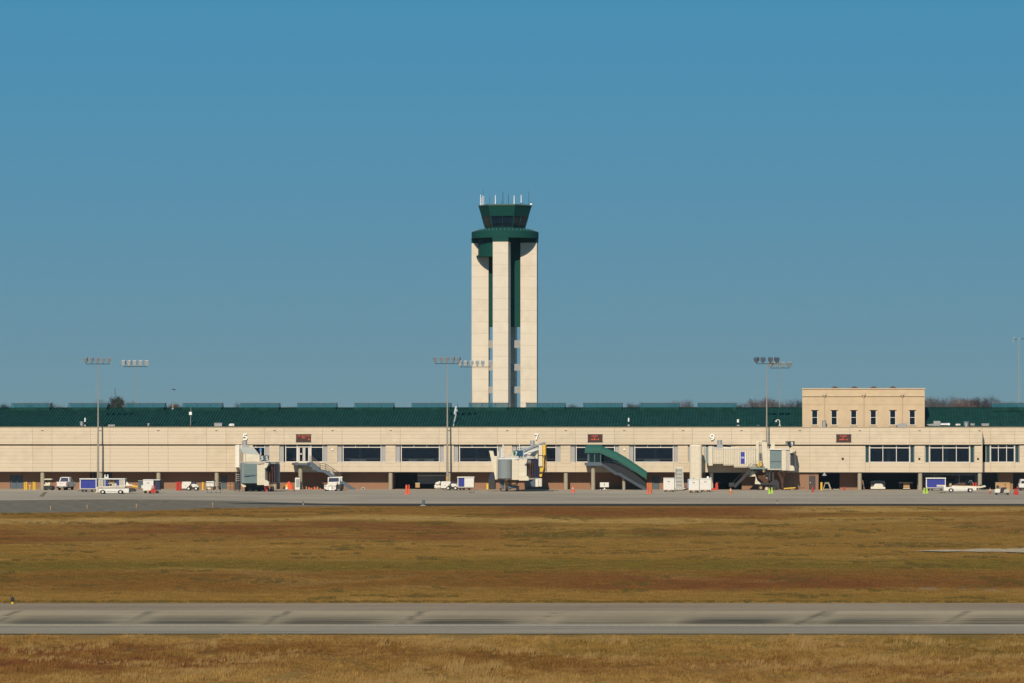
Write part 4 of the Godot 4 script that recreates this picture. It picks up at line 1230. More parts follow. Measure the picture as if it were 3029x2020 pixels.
# ---------------------------------------------------------------- boarding bridges and stairs
func wp(px: float, py: float, zw: float) -> Vector3:   # photograph pixel at world depth zw, in the current thing's own axes
	return at(px, py, zw) - T.position
func loft(called: String, m: Material, a: Array, za: float, b: Array, zb: float, parent: Node = null) -> MeshInstance3D:   # hull from a far outline to a near one
	nb()
	var n := a.size() / 2
	var pa := []
	var pb := []
	for i in n:
		pa.append(wp(a[i * 2], a[i * 2 + 1], za))
		pb.append(wp(b[i * 2], b[i * 2 + 1], zb))
	for i in n:
		var j := (i + 1) % n
		quad(pa[i], pa[j], pb[j], pb[i])
	for i in range(1, n - 1):
		tri(pb[0], pb[i], pb[i + 1]); tri(pa[0], pa[i + 1], pa[i])
	return fin(called, m, parent)
func rect(x0: float, y0: float, x1: float, y1: float) -> Array:
	return [x0, y0, x1, y0, x1, y1, x0, y1]
func wl(called: String, m: Material, xa: float, za: float, xb: float, zb: float, yt: float, ybm: float, parent: Node = null, th := 0.08) -> MeshInstance3D:   # upright slab between two plan points
	nb()
	var a := v(xa, ybm, za)
	var b := v(xb, ybm, zb)
	var h := Vector3(0, (ybm - yt) * sc, 0)
	var n := (b - a).cross(Vector3.UP).normalized() * -th
	if n.z > 0: n = -n
	hexa([a, b, b + n, a + n, a + h, b + h, b + n + h, a + n + h])
	return fin(called, m, parent)
func ribs(xa: float, za: float, xb: float, zb: float, yt: float, ybm: float, n: int, horiz: bool, m: Material, parent: Node, d := 0.03) -> void:   # raised corrugation on such a slab
	nb()
	for i in n:
		var t := (i + 0.5) / n
		if horiz:
			var y := lerpf(yt, ybm, t)
			bar(v(xa, y, za + d), v(xb, y, zb + d), (ybm - yt) * sc / n * 0.45, 0.05)
		else:
			var p := v(lerpf(xa, xb, t), yt, lerpf(za, zb, t) + d)
			var q := v(lerpf(xa, xb, t), ybm, lerpf(za, zb, t) + d)
			bar(p, q, absf(xb - xa) * sc / n * 0.4, 0.05)
	fin("corrugation", m, parent)
func hood_unit(x0: float, x1: float, y0: float, y1: float, zw: float) -> void:
	nb(); tube(wp((x0 + x1) / 2, y1, zw), wp((x0 + x1) / 2, y0, zw), (x1 - x0) / 2 * sc, (x1 - x0) / 2 * sc, 16); fin("roof_exhaust", M.zinc)
func bridge5() -> void:
	gthing("boarding_bridge", "cream boarding bridge turned end on, with black box sign reading five", "boarding bridge", 755, 1453)
	var zf := o0.z
	loft("tunnel", M.cream, [705, 1318, 746, 1318, 746, 1378, 705, 1378], -0.1, [719, 1340, 767, 1344, 767, 1412, 719, 1412], zf - 3.5)
	loft("wall_collar", M.white, rect(696.5, 1316, 708, 1380), 0.05, rect(695, 1315, 707, 1381), 1.4)
	loft("wall_collar", M.dirty, rect(708, 1316, 746, 1320), 0.05, rect(708, 1315.5, 747, 1320), 1.0)
	hood_unit(715, 730.5, 1302.5, 1316, 2.5)
	loft("exhaust_base", M.grey, rect(716, 1315, 733, 1327), 1.8, rect(716, 1315, 733, 1327), 3.2)
	# cab, six sided in plan
	wl("side_wall", M.shutter, 706, -1.2, 715, 0.3, 1368, 1430)
	var cp := wl("corner_post", M.grey, 715, 0.3, 722, 0.8, 1367, 1428)
	cp.set_meta("label", "pale blue corner post")
	var sh := wl("roller_shutter", M.shutter, 722, 0.8, 762.5, 1.1, 1370, 1428)
	ribs(722, 0.8, 762.5, 1.1, 1371, 1427, 26, true, M.shutter, sh, 0.02)
	nb(); bp(723, 1403.5, 762, 1406, 1.12, 1.16); fin("shutter_rail", M.steel, sh)
	wl("front_panel", M.cream, 762.5, 1.15, 785, 0.9, 1369, 1433)
	wl("door_cheek", M.dirty, 785, 0.9, 797, -0.8, 1373, 1427)
	wl("door_opening", M.navy, 797, -0.8, 818, -1.6, 1372, 1427)
	wl("rear_wall", M.cream, 706, -3.8, 818, -3.8, 1368, 1428)
	nb(); hexa([v(706, 1430, -1.2), v(785, 1432, 0.9), v(818, 1430, -1.6), v(706, 1430, -3.8), v(706, 1428, -1.2), v(785, 1428, 0.9), v(818, 1428, -1.6), v(706, 1428, -3.8)]); fin("cab_floor", M.dark)
	nb(); hexa([v(704, 1369, -1.1), v(766, 1371, 1.3), v(787, 1369, 1.0), v(704, 1368, -4), v(705, 1364.5, -1.1), v(766, 1364, 1.3), v(787, 1365, 1.0), v(705, 1365, -4)])
	hexa([v(784, 1370, 1.1), v(812, 1372, -1.2), v(818, 1373, -4), v(740, 1370, -4), v(786, 1365, 1.0), v(812, 1365, -1.3), v(816, 1366, -4), v(740, 1366, -4)]); fin("cab_roof", M.dirty)
	ex("canopy", M.cream, [784, 1368, 797, 1368, 794, 1375, 790, 1383, 785, 1382], -0.3, 1.2)
	nb()
	for i in 5:
		var t := i / 5.0
		hexa([v(790 + 6 * i, 1427, 0.4 - 0.5 * i), v(793 + 6 * i, 1427, 0.5 - 0.5 * i), v(793 + 6 * i, 1427, -0.6 - 0.4 * i), v(790 + 6 * i, 1427, -0.6 - 0.4 * i), v(788 + 6 * i, 1379 - 6 * t, 0.4 - 0.5 * i), v(792 + 6 * i, 1378 - 6 * t, 0.5 - 0.5 * i), v(792 + 6 * i, 1378 - 6 * t, -0.6 - 0.4 * i), v(788 + 6 * i, 1379 - 6 * t, -0.6 - 0.4 * i)])
	fin("bellows", M.rust)
	tb("bellows_edge", M.dark, v(821, 1374, -1.5), v(818, 1440, -1.4), 0.07)
	ex("bumper", M.cream, [783, 1419, 790, 1419, 797, 1424, 798, 1435, 784, 1436], 0.2, 1.25)
	# sign, post and service rails
	nb(); tube(v(771, 1366, 0), v(770, 1326, 0), 0.13, 0.1, 8); fin("beacon_post", M.dirty)
	tb("beacon", mk(Color(0.1, 0.3, 0.6), 0.3), v(770, 1334, 0), v(770, 1325, 0), 0.16, 0.14)
	nb(); hexa([v(772, 1359, 0.8), v(784, 1363, 1.3), v(797, 1359, 0.8), v(784, 1359, -0.2), v(772, 1346, 0.8), v(784, 1347, 1.3), v(797, 1346, 0.8), v(784, 1346, -0.2)])
	var sg := fin("gate_sign", M.steel)
	text("sign_numeral", "5", 0.55, 0.02, v(777.5, 1354, 1.08), M.lampw, sg, -38)
	text("sign_numeral", "5", 0.55, 0.02, v(791, 1354, 1.08), M.lampw, sg, 38)
	nb()
	for x in [708.5, 715, 722]:
		tube(v(x, 1366, -1.0), v(x, 1340, -1.0), 0.035, 0.035, 6)
	tube(v(708.5, 1340, -1.0), v(722, 1340, -1.0), 0.035, 0.035, 6); fin("service_rail", M.tan)
	# drive bogie
	bo("lift_frame", M.dark, 727, 1430, 782, 1436, -2.2, 0.2)
	bo("axle_beam", M.dark, 724, 1437, 784, 1449, -1.4, -0.6)
	ex("lift_column", M.dark, [735, 1434, 745, 1434, 742, 1450, 738, 1450], -1.2, -0.4)
	for x in [726, 742, 764, 786, 802]:
		nb(); tube(v(x - 5, 1445.5, -0.9), v(x + 5, 1445.5, -0.9), 7.5 * sc, 7.5 * sc, 16); fin("bogie_tyre", M.tyre)
	ex("red_guard", M.red, [780, 1434, 791, 1434, 792, 1453, 787, 1453], -0.3, 0.5)
	bo("ballast_box", M.dark, 690, 1426, 705, 1448, -2.0, -0.8)
	for x in [691, 703]:
		tb("support_leg", M.dark, v(x, 1426, -1.0), v(x, 1453, -1.0), 0.06)
	ex("cable_tray", M.cream, [712, 1430, 727, 1435, 727, 1439, 718, 1440], -0.6, 0.4)
	bo("service_ladder", M.zinc, 693, 1398, 694.5, 1430, -1.2, -1.1)
	nb()
	for k in 5:
		bp(693, 1402 + 6 * k, 704, 1403.5 + 6 * k, -1.25, -1.05)
	fin("ladder_rungs", M.zinc)
func bridge7() -> void:
	gthing("boarding_bridge", "cream boarding bridge with green box sign reading seven and a yellow service tower", "boarding bridge", 1516, 1453)
	var zf := o0.z
	loft("tunnel", M.cream, rect(1540, 1318, 1592, 1380), -0.1, [1490, 1350, 1548, 1334, 1590, 1334, 1592, 1415, 1490, 1412].slice(2), zf - 3.0)
	loft("tunnel_roof", M.dirty, [1548, 1322, 1590, 1322, 1590, 1326, 1548, 1326], 4.0, [1484, 1352, 1522, 1334, 1582, 1352, 1500, 1353], zf - 1.5)
	hood_unit(1568, 1582, 1301.5, 1317, 3.0)
	nb(); rope([wp(1548, 1336, zf - 1), wp(1553, 1332, zf - 1), wp(1575, 1322, zf - 2), wp(1611, 1310, zf - 4)], 4.2 * sc, 10); fin("air_hose", M.grey)
	nb(); rope([wp(1550, 1342, zf - 1), wp(1562, 1336, zf - 1.4), wp(1575, 1334, zf - 2), wp(1592, 1328, zf - 3)], 3.0 * sc, 8); fin("silver_hose", M.lampw)
	# cab
	ex("side_fin", M.cream, [1446, 1332, 1458, 1333, 1461, 1348, 1470, 1348, 1473, 1417, 1465, 1418], -0.9, -0.4)
	wl("side_wall", M.cream, 1462, -1.0, 1473, 0.2, 1356, 1416)
	nb()
	for i in 10:
		var t0 := PI * i / 10.0
		var t1 := PI * (i + 1) / 10.0
		var c := Vector2(1494, 0.1)
		var p := v(c.x - 21 * cos(t0), 1414, c.y + 0.9 * sin(t0))
		var q := v(c.x - 21 * cos(t1), 1414, c.y + 0.9 * sin(t1))
		var h := Vector3(0, (1414 - 1358.5) * sc, 0)
		quad(p, q, q + h, p + h)
	var sh := fin("curved_shutter", M.shutter)
	sh.set_meta("label", "curved grey roller shutter")
	nb()
	for k in 24:
		var y := lerpf(1360, 1413, k / 23.0)
		for i in 10:
			var t0 := PI * i / 10.0
			var t1 := PI * (i + 1) / 10.0
			bar(v(1494 - 21.3 * cos(t0), y, 0.1 + 0.91 * sin(t0)), v(1494 - 21.3 * cos(t1), y, 0.1 + 0.91 * sin(t1)), 0.03, 0.05)
	fin("slats", M.grey, sh).set_meta("kind", "stuff")
	wl("front_panel", M.cream, 1515, 0.6, 1536, 1.0, 1357, 1418)
	wl("front_panel", M.cream, 1536.4, 1.0, 1559, 0.9, 1357, 1420)
	wl("door_cheek", M.dirty, 1554, 0.7, 1570, -0.9, 1360, 1412)
	wl("door_opening", M.navy, 1568, -0.9, 1592, -1.8, 1356, 1412)
	wl("rear_wall", M.cream, 1464, -3.4, 1592, -3.4, 1357, 1414)
	nb(); hexa([v(1464, 1417, -1.2), v(1540, 1419, 0.8), v(1590, 1416, -1.4), v(1464, 1416, -3.4), v(1464, 1413.5, -1.2), v(1540, 1414, 0.8), v(1590, 1413, -1.4), v(1464, 1413, -3.4)]); fin("cab_floor", M.dirty)
	nb(); hexa([v(1467, 1358, -1.0), v(1535, 1357.5, 1.2), v(1580, 1356, -1.2), v(1467, 1356, -3.6), v(1470, 1354, -1.0), v(1535, 1353, 1.2), v(1580, 1351, -1.2), v(1470, 1352, -3.6)]); fin("cab_roof", M.white)
	ex("canopy", M.cream, [1552, 1357, 1561, 1357, 1560, 1366, 1557, 1371, 1553, 1371], 0.0, 1.3)
	nb()
	for i in 6:
		hexa([v(1556 + 5 * i, 1412 + (i if i < 3 else 5 - i), 0.4 - 0.45 * i), v(1559 + 5 * i, 1412, 0.5 - 0.45 * i), v(1559 + 5 * i, 1412, -0.6 - 0.4 * i), v(1556 + 5 * i, 1412, -0.6 - 0.4 * i), v(1559 + 5 * i, 1372 - 2.5 * i, 0.4 - 0.45 * i), v(1562 + 5 * i, 1371 - 2.5 * i, 0.5 - 0.45 * i), v(1562 + 5 * i, 1371 - 2.5 * i, -0.6 - 0.4 * i), v(1559 + 5 * i, 1372 - 2.5 * i, -0.6 - 0.4 * i)])
	fin("bellows", M.rust)
	ex("bumper", M.cream, [1537, 1404, 1553, 1404, 1563, 1408, 1567, 1414, 1565, 1420, 1537, 1420], 0.3, 1.3)
	# sign and posts
	tb("sign_post", M.white, v(1537, 1352, 0.2), v(1537, 1313, 0.2), 0.12, 0.07)
	nb(); hexa([v(1520, 1346, 0.8), v(1534, 1348, 1.2), v(1548, 1349, 0.5), v(1534, 1347, -0.1), v(1520, 1331.5, 0.8), v(1534, 1331, 1.2), v(1548, 1331.5, 0.5), v(1534, 1331.5, -0.1)])
	var sg := fin("gate_sign", mk(Color(0.01, 0.09, 0.06), 0.5))
	text("sign_numeral", "7", 0.55, 0.02, v(1528, 1340.5, 1.09), M.lampw, sg, -32)
	nb(); var qa := v(1535, 1347, 1.22); var qb := v(1548, 1348, 0.53); hexa([qa, qb, qb - Vector3(0, 0, 0.02), qa - Vector3(0, 0, 0.02), v(1535, 1332, 1.22), v(1548, 1332, 0.53), v(1548, 1332, 0.51), v(1535, 1332, 1.2)]); fin("sign_side", mk(Color(0.03, 0.09, 0.2), 0.5), sg)
	for x in [[1471, 1334, 1350], [1481.5, 1324, 1352], [1486, 1314, 1352]]:
		tb("cab_post", M.white, v(x[0], x[2], -1.5), v(x[0], x[1], -1.5), 0.1, 0.09, null, 8)
	# service tower
	bo("tower_panel", M.cream, 1592, 1316, 1603, 1378, -2.4, -1.2)
	ex("tower_side", M.yellow, [1603, 1314, 1612, 1314, 1612, 1345, 1608, 1345, 1606, 1385, 1600, 1410, 1594, 1408, 1596, 1380, 1603, 1378], -2.4, -1.5)
	ex("tower_back", M.tan, [1606, 1314, 1613, 1314, 1613, 1385, 1607, 1392], -3.4, -2.5)
	for y in [1345.5, 1395]:
		bo("tower_tie", M.black, 1591, y, 1606, y + 1.5, -1.5, -1.15)
	bo("cabinet", M.steel, 1554, 1415, 1583, 1438, -2.2, -0.9)
	bo("cabinet_door", M.white, 1583, 1416, 1591, 1438.5, -2.2, -0.85)
	bo("cabinet_side", M.cream, 1591, 1414, 1601, 1438, -2.6, -1.1)
	bo("hanging_stair", M.dirty, 1604, 1380, 1612, 1396, -4.2, -2.6)
	# drive bogie
	ex("lift_column", M.steel, [1474, 1420, 1490, 1420, 1488, 1446, 1482, 1446], -1.2, -0.5)
	ex("lift_column", M.tan, [1490, 1419, 1506, 1419, 1504, 1436, 1493, 1436], -1.4, -0.6)
	nb(); rope([v(1503, 1420, -0.3), v(1507, 1430, -0.2), v(1516, 1434, -0.2), v(1527, 1433, -0.2), v(1533, 1422, -0.3)], 0.11); fin("power_cable", M.black)
	bo("axle_beam", M.steel, 1497, 1436, 1532, 1444, -1.4, -0.6)
	for x in [1498, 1530]:
		nb(); tube(v(x - 4, 1445, -0.9), v(x + 4, 1445, -0.9), 8.2 * sc, 8.2 * sc, 16); fin("bogie_tyre", M.tyre)
	bo("generator_box", M.dark, 1441, 1417, 1461, 1447, -3.6, -2.2)
	bo("yellow_cover", M.yellow, 1435, 1430, 1441.5, 1447, -3.2, -2.3)
	ex("dark_hood", M.navy, [1440, 1418, 1447, 1400, 1455, 1396, 1461, 1418], -3.6, -2.4)
	nb(); rope([v(1484, 1446, -0.4), v(1478, 1444, 0), v(1482, 1450, 0.2), v(1488, 1452.6, 0.2)], 0.06); fin("ground_cable", M.black)
func bridge9() -> void:
	gthing("boarding_bridge", "long cream boarding bridge side on, with black box sign reading nine", "boarding bridge", 2230, 1452)
	# rotunda pillar and collar
	var zp := -o0.z + 2.6
	bo("wall_collar", M.shutter, 2082, 1323, 2092, 1372, zp - 2.2, zp - 0.2)
	bo("collar_frame", M.cream, 2090.5, 1320, 2103, 1378.5, zp - 1.4, zp + 0.5)
	var z1 := zp + 0.6
	# three telescoping sections with ribs
	var secs := [[2103, 2136, 1327.5, 1371.5, 0.10], [2135, 2168, 1327.5, 1376, 0.22], [2167, 2233, 1327.5, 1382, 0.34]]
	for e in secs:
		var o := bo("tunnel_section", M.seam, e[0], e[2], e[1], e[3], zp - 2.2, zp + e[4])
		nb()
		var n := int((e[1] - e[0]) / 5.2)
		for i in n:
			var x := lerpf(e[0] + 1, e[1] - 1, (i + 0.5) / n)
			bp(x - 2.05, e[2] + 1.0, x + 2.05, e[3] - 1.0, zp + e[4], zp + e[4] + 0.1)
		fin("corrugation", M.cream, o)
		bo("roof_edge", M.white, e[0], e[2] - 1.6, e[1], e[2], zp - 2.3, zp + e[4] + 0.1, o)
		bo("floor_beam", M.cream, e[0], e[3], e[1], e[3] + 1.8, zp - 2.2, zp + e[4] + 0.08, o)
	ex("roof_ramp", M.cream, [2128, 1327, 2137, 1322, 2180, 1324, 2182, 1327], zp - 1.6, zp - 0.4)
	ex("mechanical_cover", M.dark, [2140, 1316, 2163, 1315, 2178, 1319, 2165, 1321], zp - 2.0, zp - 1.2)
	nb(); tube(v(2123.5, 1316, zp - 1), v(2123.5, 1301.5, zp - 1), 7.4 * sc, 7.4 * sc, 16); fin("roof_exhaust", M.zinc)
	ex("exhaust_base", M.grey, [2116, 1315, 2131, 1315, 2134, 1320, 2132, 1326, 2115, 1326], zp - 1.4, zp - 0.3)
	var zq := zp + 0.46
	bo("poster", M.blue, 2187.5, 1337.5, 2200, 1373, zq - 0.12, zq)
	bo("poster_band", mk(Color(0.33, 0.36, 0.55), 0.6), 2189, 1351.5, 2198.5, 1357, zq, zq + 0.012)
	bo("poster_edge", M.lampw, 2200, 1337.5, 2202, 1373, zq - 0.12, zq + 0.01)
	# lift frame: two tall posts with lattice
	bo("lift_post", M.cream, 2233.5, 1307, 2242, 1374, zp - 0.6, zp + 0.5)
	ex("lift_post", M.cream, [2250.5, 1306, 2266, 1306, 2268, 1330, 2270, 1386, 2262, 1388, 2254, 1370], zp - 0.6, zp + 0.6)
	bo("cross_head", M.cream, 2233, 1303.5, 2252, 1308, zp - 0.4, zp + 0.2)
	nb()
	for k in 7:
		bar(v(2243.5, 1316 + 8 * k, zp), v(2250.5, 1319 + 8 * k, zp), 0.05, 0.05)
		bar(v(2244.5, 1322 + 8 * k, zp), v(2250, 1313 + 8 * k, zp - 0.05), 0.04, 0.04)
	bar(v(2243.5, 1308, zp), v(2244.5, 1375, zp), 0.07, 0.07); bar(v(2250, 1308, zp), v(2250.5, 1375, zp), 0.07, 0.07)
	fin("lattice", M.grey)
	nb(); tube(v(2252, 1304.5, zp), v(2266, 1304.8, zp), 0.06); fin("head_pipe", M.dark)
	ex("roof_box", M.cream, [2281, 1308, 2290, 1308, 2290, 1331, 2277, 1331, 2279, 1318], zp - 0.8, zp)
	ex("yellow_cover", M.yellow, [2241, 1366, 2249, 1365, 2251, 1378, 2246, 1383, 2234, 1382, 2239, 1375], zp + 0.4, zp + 0.8)
	nb()
	for x in [2222, 2228, 2236, 2244, 2252]:
		tube(v(x, 1384, zp + 1.2), v(x, 1364, zp + 1.2), 0.03, 0.03, 5)
	tube(v(2222, 1364, zp + 1.2), v(2252, 1364, zp + 1.2), 0.03, 0.03, 5); tube(v(2222, 1374, zp + 1.2), v(2252, 1374, zp + 1.2), 0.03, 0.03, 5); fin("platform_rail", M.dirty)
	bo("platform", M.shutter, 2216, 1384.5, 2264, 1388.5, zp - 0.6, zp + 1.4)
	# cab
	bo("cab_post", M.cream, 2268, 1330, 2275.5, 1391, zp - 1.8, zp + 0.5)
	var sh := bo("roller_shutter", M.shutter, 2275.5, 1331.5, 2311, 1388, zp - 0.1, zp + 0.35)
	ribs(2276, zp + 0.35, 2310.5, zp + 0.35, 1333, 1387, 26, true, M.shutter, sh, 0.01)
	bo("shutter_rail", M.steel, 2276, 1365, 2310.5, 1367, zp + 0.38, zp + 0.43, sh)
	bo("front_panel", M.cream, 2311, 1329, 2324, 1393, zp - 1.8, zp + 0.5)
	bo("front_panel", M.dirty, 2324.4, 1330, 2337, 1393, zp - 1.8, zp + 0.4)
	bo("cab_roof", M.white, 2267, 1327.5, 2336, 1330.5, zp - 2.0, zp + 0.6)
	bo("cab_floor", M.dirty, 2272, 1388, 2312, 1391.5, zp - 1.8, zp + 0.6)
	ex("canopy", M.cream, [2336, 1326, 2347, 1329, 2344, 1340, 2335, 1341], zp - 1.4, zp + 0.6)
	ex("bumper", M.cream, [2335, 1378, 2343, 1378, 2348, 1381, 2350, 1393, 2335, 1394], zp - 1.4, zp + 0.6)
	nb()
	for i in 4:
		var x := 2338.0 + 4.2 * i
		prism(pp([x, 1341 - i, x + 3.2, 1339 - i * 1.4, x + 3.4 + i * 0.4, 1380 + i * 4, x + 0.4 * i, 1379 + i * 3]), zp - 1.6, zp + 0.25 - 0.06 * i)
	fin("bellows", M.dark)
	ex("bellows_edge", mk(Color(0.08, 0.08, 0.09), 0.7), [2352, 1333, 2355, 1336, 2353, 1350, 2354, 1370, 2357, 1386, 2355, 1393, 2350, 1378, 2350, 1345], zp - 1.7, zp + 0.1)
	# sign
	ex("sign_bracket", M.black, [2330, 1319, 2343, 1319, 2337, 1325], zp - 0.3, zp + 0.1)
	tb("sign_post", M.black, v(2335, 1334, zp), v(2335.5, 1322, zp), 0.05)
	nb(); hexa([v(2323, 1318, zp + 0.1), v(2334, 1320, zp + 0.6), v(2350, 1318.5, zp + 0.1), v(2334, 1319, zp - 0.5), v(2323, 1305, zp + 0.1), v(2334, 1305, zp + 0.6), v(2350, 1305, zp + 0.1), v(2334, 1305, zp - 0.5)])
	var sg := fin("gate_sign", M.dark)
	text("sign_numeral", "9", 0.55, 0.02, v(2342, 1312.5, zp + 0.4), M.lampw, sg, 32)
	nb(); hexa([v(2325, 1316.5, zp + 0.21), v(2328, 1317, zp + 0.35), v(2328, 1317, zp + 0.3), v(2325, 1316.5, zp + 0.16), v(2325, 1306.5, zp + 0.21), v(2328, 1306.5, zp + 0.35), v(2328, 1306.5, zp + 0.3), v(2325, 1306.5, zp + 0.16)]); fin("sign_numeral", M.grey, sg)
	# undercarriage: boarding stair, legs, cables and wheels
	nb(); bar(v(2219, 1390, zp + 1.0), v(2168, 1443, zp + 1.0), 0.12, 0.45); bar(v(2219, 1390, zp + 0.1), v(2168, 1443, zp + 0.1), 0.12, 0.45)
	var st := fin("boarding_stair", M.dark)
	nb()
	for k in 12:
		var p := v(lerpf(2217, 2170, k / 11.0), lerpf(1392, 1441, k / 11.0), zp + 0.55)
		bxt(Transform3D(Basis(), p), Vector3(0.3, 0.05, 0.9))
	fin("treads", M.zinc, st)
	nb(); tube(v(2219, 1372, zp + 1.05), v(2168, 1425, zp + 1.05), 0.04, 0.04, 6); tube(v(2168, 1425, zp + 1.05), v(2168, 1443, zp + 1.05), 0.04, 0.04, 6); fin("handrail", M.dark, st)
	bo("sleeve", M.steel, 2226, 1390, 2253, 1396, zp - 0.9, zp + 0.4)
	bo("lift_leg", M.dark, 2271, 1391, 2277, 1448, zp - 0.5, zp + 0.1)
	bo("lift_leg", M.dark, 2282, 1393, 2288, 1446, zp - 0.5, zp + 0.1)
	ex("jib", M.rust, [2238, 1396, 2252, 1396, 2256, 1412, 2285, 1430, 2286, 1435, 2262, 1434, 2240, 1415], zp - 0.4, zp + 0.1)
	ex("counterweight", M.cream, [2233, 1410, 2238, 1424, 2248, 1432, 2246, 1434.5, 2230, 1434], zp - 0.3, zp + 0.4)
	ex("hydraulic_box", M.cream, [2212, 1407, 2220, 1396, 2230, 1398, 2233, 1411, 2212, 1412], zp - 0.3, zp + 0.3)
	nb(); bar(v(2238, 1433, zp + 0.1), v(2292, 1434, zp + 0.1), 0.5, 0.3); fin("axle_beam", M.dark)
	wheel(2248, 1445, 8, zp + 0.9, 0.5, null, M.tan)
	wheel(2290, 1445, 7.5, zp + 0.7, 0.5, null, M.dark)
	ex("motor_cover", M.dark, [2283, 1425, 2295, 1420, 2303, 1430, 2303, 1450, 2283, 1450], zp - 0.6, zp + 0.3)
	nb(); rope([v(2296, 1393, zp), v(2302, 1402, zp), v(2308, 1416, zp), v(2312, 1430, zp), v(2314, 1448, zp)], 0.16, 8); rope([v(2288, 1394, zp), v(2300, 1396, zp), v(2308, 1412, zp), v(2311, 1432, zp)], 0.1, 6); fin("cable_bundle", M.rust)
	nb(); rope([v(2300, 1404, zp), v(2307, 1408, zp), v(2315, 1405, zp), v(2321, 1394, zp)], 0.06); rope([v(2313, 1415, zp), v(2319, 1408, zp), v(2326, 1394, zp)], 0.05); rope([v(2316, 1430, zp), v(2313, 1415, zp)], 0.12); fin("looped_cable", M.rust)
	bo("toolbox", M.dark, 2152, 1430, 2168, 1442, zp - 0.4, zp + 0.4)
	# the pillar is a thing of its own
	wthing("rotunda_pillar", "smooth cream round cornered pillar beside the long bridge", "pillar", 2059, 1449, 2.4)
	var hp := o0.y
	nb()
	var yt := (1449 - 1318) * sc
	var wd := 18 * sc
	var ring := []
	for k in 24:
		var a := TAU * k / 24
		ring.append(Vector3(clampf(cos(a) * 1.25, -1, 1) * wd, 0, clampf(sin(a) * 1.25, -1, 1) * 0.85))
	for k in 24:
		var a: Vector3 = ring[k]
		var b: Vector3 = ring[(k + 1) % 24]
		var lo := Vector3(0, -hp, 0)
		quad(b + lo, a + lo, a + Vector3(0, yt, 0), b + Vector3(0, yt, 0))
		var a2 := a * 0.93 + Vector3(0, yt + 0.17, 0)
		var b2 := b * 0.93 + Vector3(0, yt + 0.17, 0)
		quad(b + Vector3(0, yt, 0), a + Vector3(0, yt, 0), a2, b2)
		tri(a2, Vector3(0, yt + 0.2, 0), b2)
	fin("shaft", M.cream)
	bo("access_panel", M.cream, 2049, 1404.5, 2070, 1449, 0.85, 0.89)
	bo("panel_latch", M.dark, 2052.5, 1411, 2054, 1416, 0.89, 0.93)
func rail_run(pts: Array, h: float, m: Material, parent: Node = null) -> void:   # handrail along points with posts and a mid rail
	nb()
	for i in pts.size() - 1:
		var a: Vector3 = pts[i]
		var b: Vector3 = pts[i + 1]
		for f in [1.0, 0.66, 0.33]:
			tube(a + Vector3(0, h * f, 0), b + Vector3(0, h * f, 0), 0.028, 0.028, 5)
		var n := maxi(1, int(a.distance_to(b) / 0.9))
		for k in n + 1:
			var p := a.lerp(b, float(k) / n)
			tube(p, p + Vector3(0, h, 0), 0.026, 0.026, 5)
	fin("railing", m, parent)
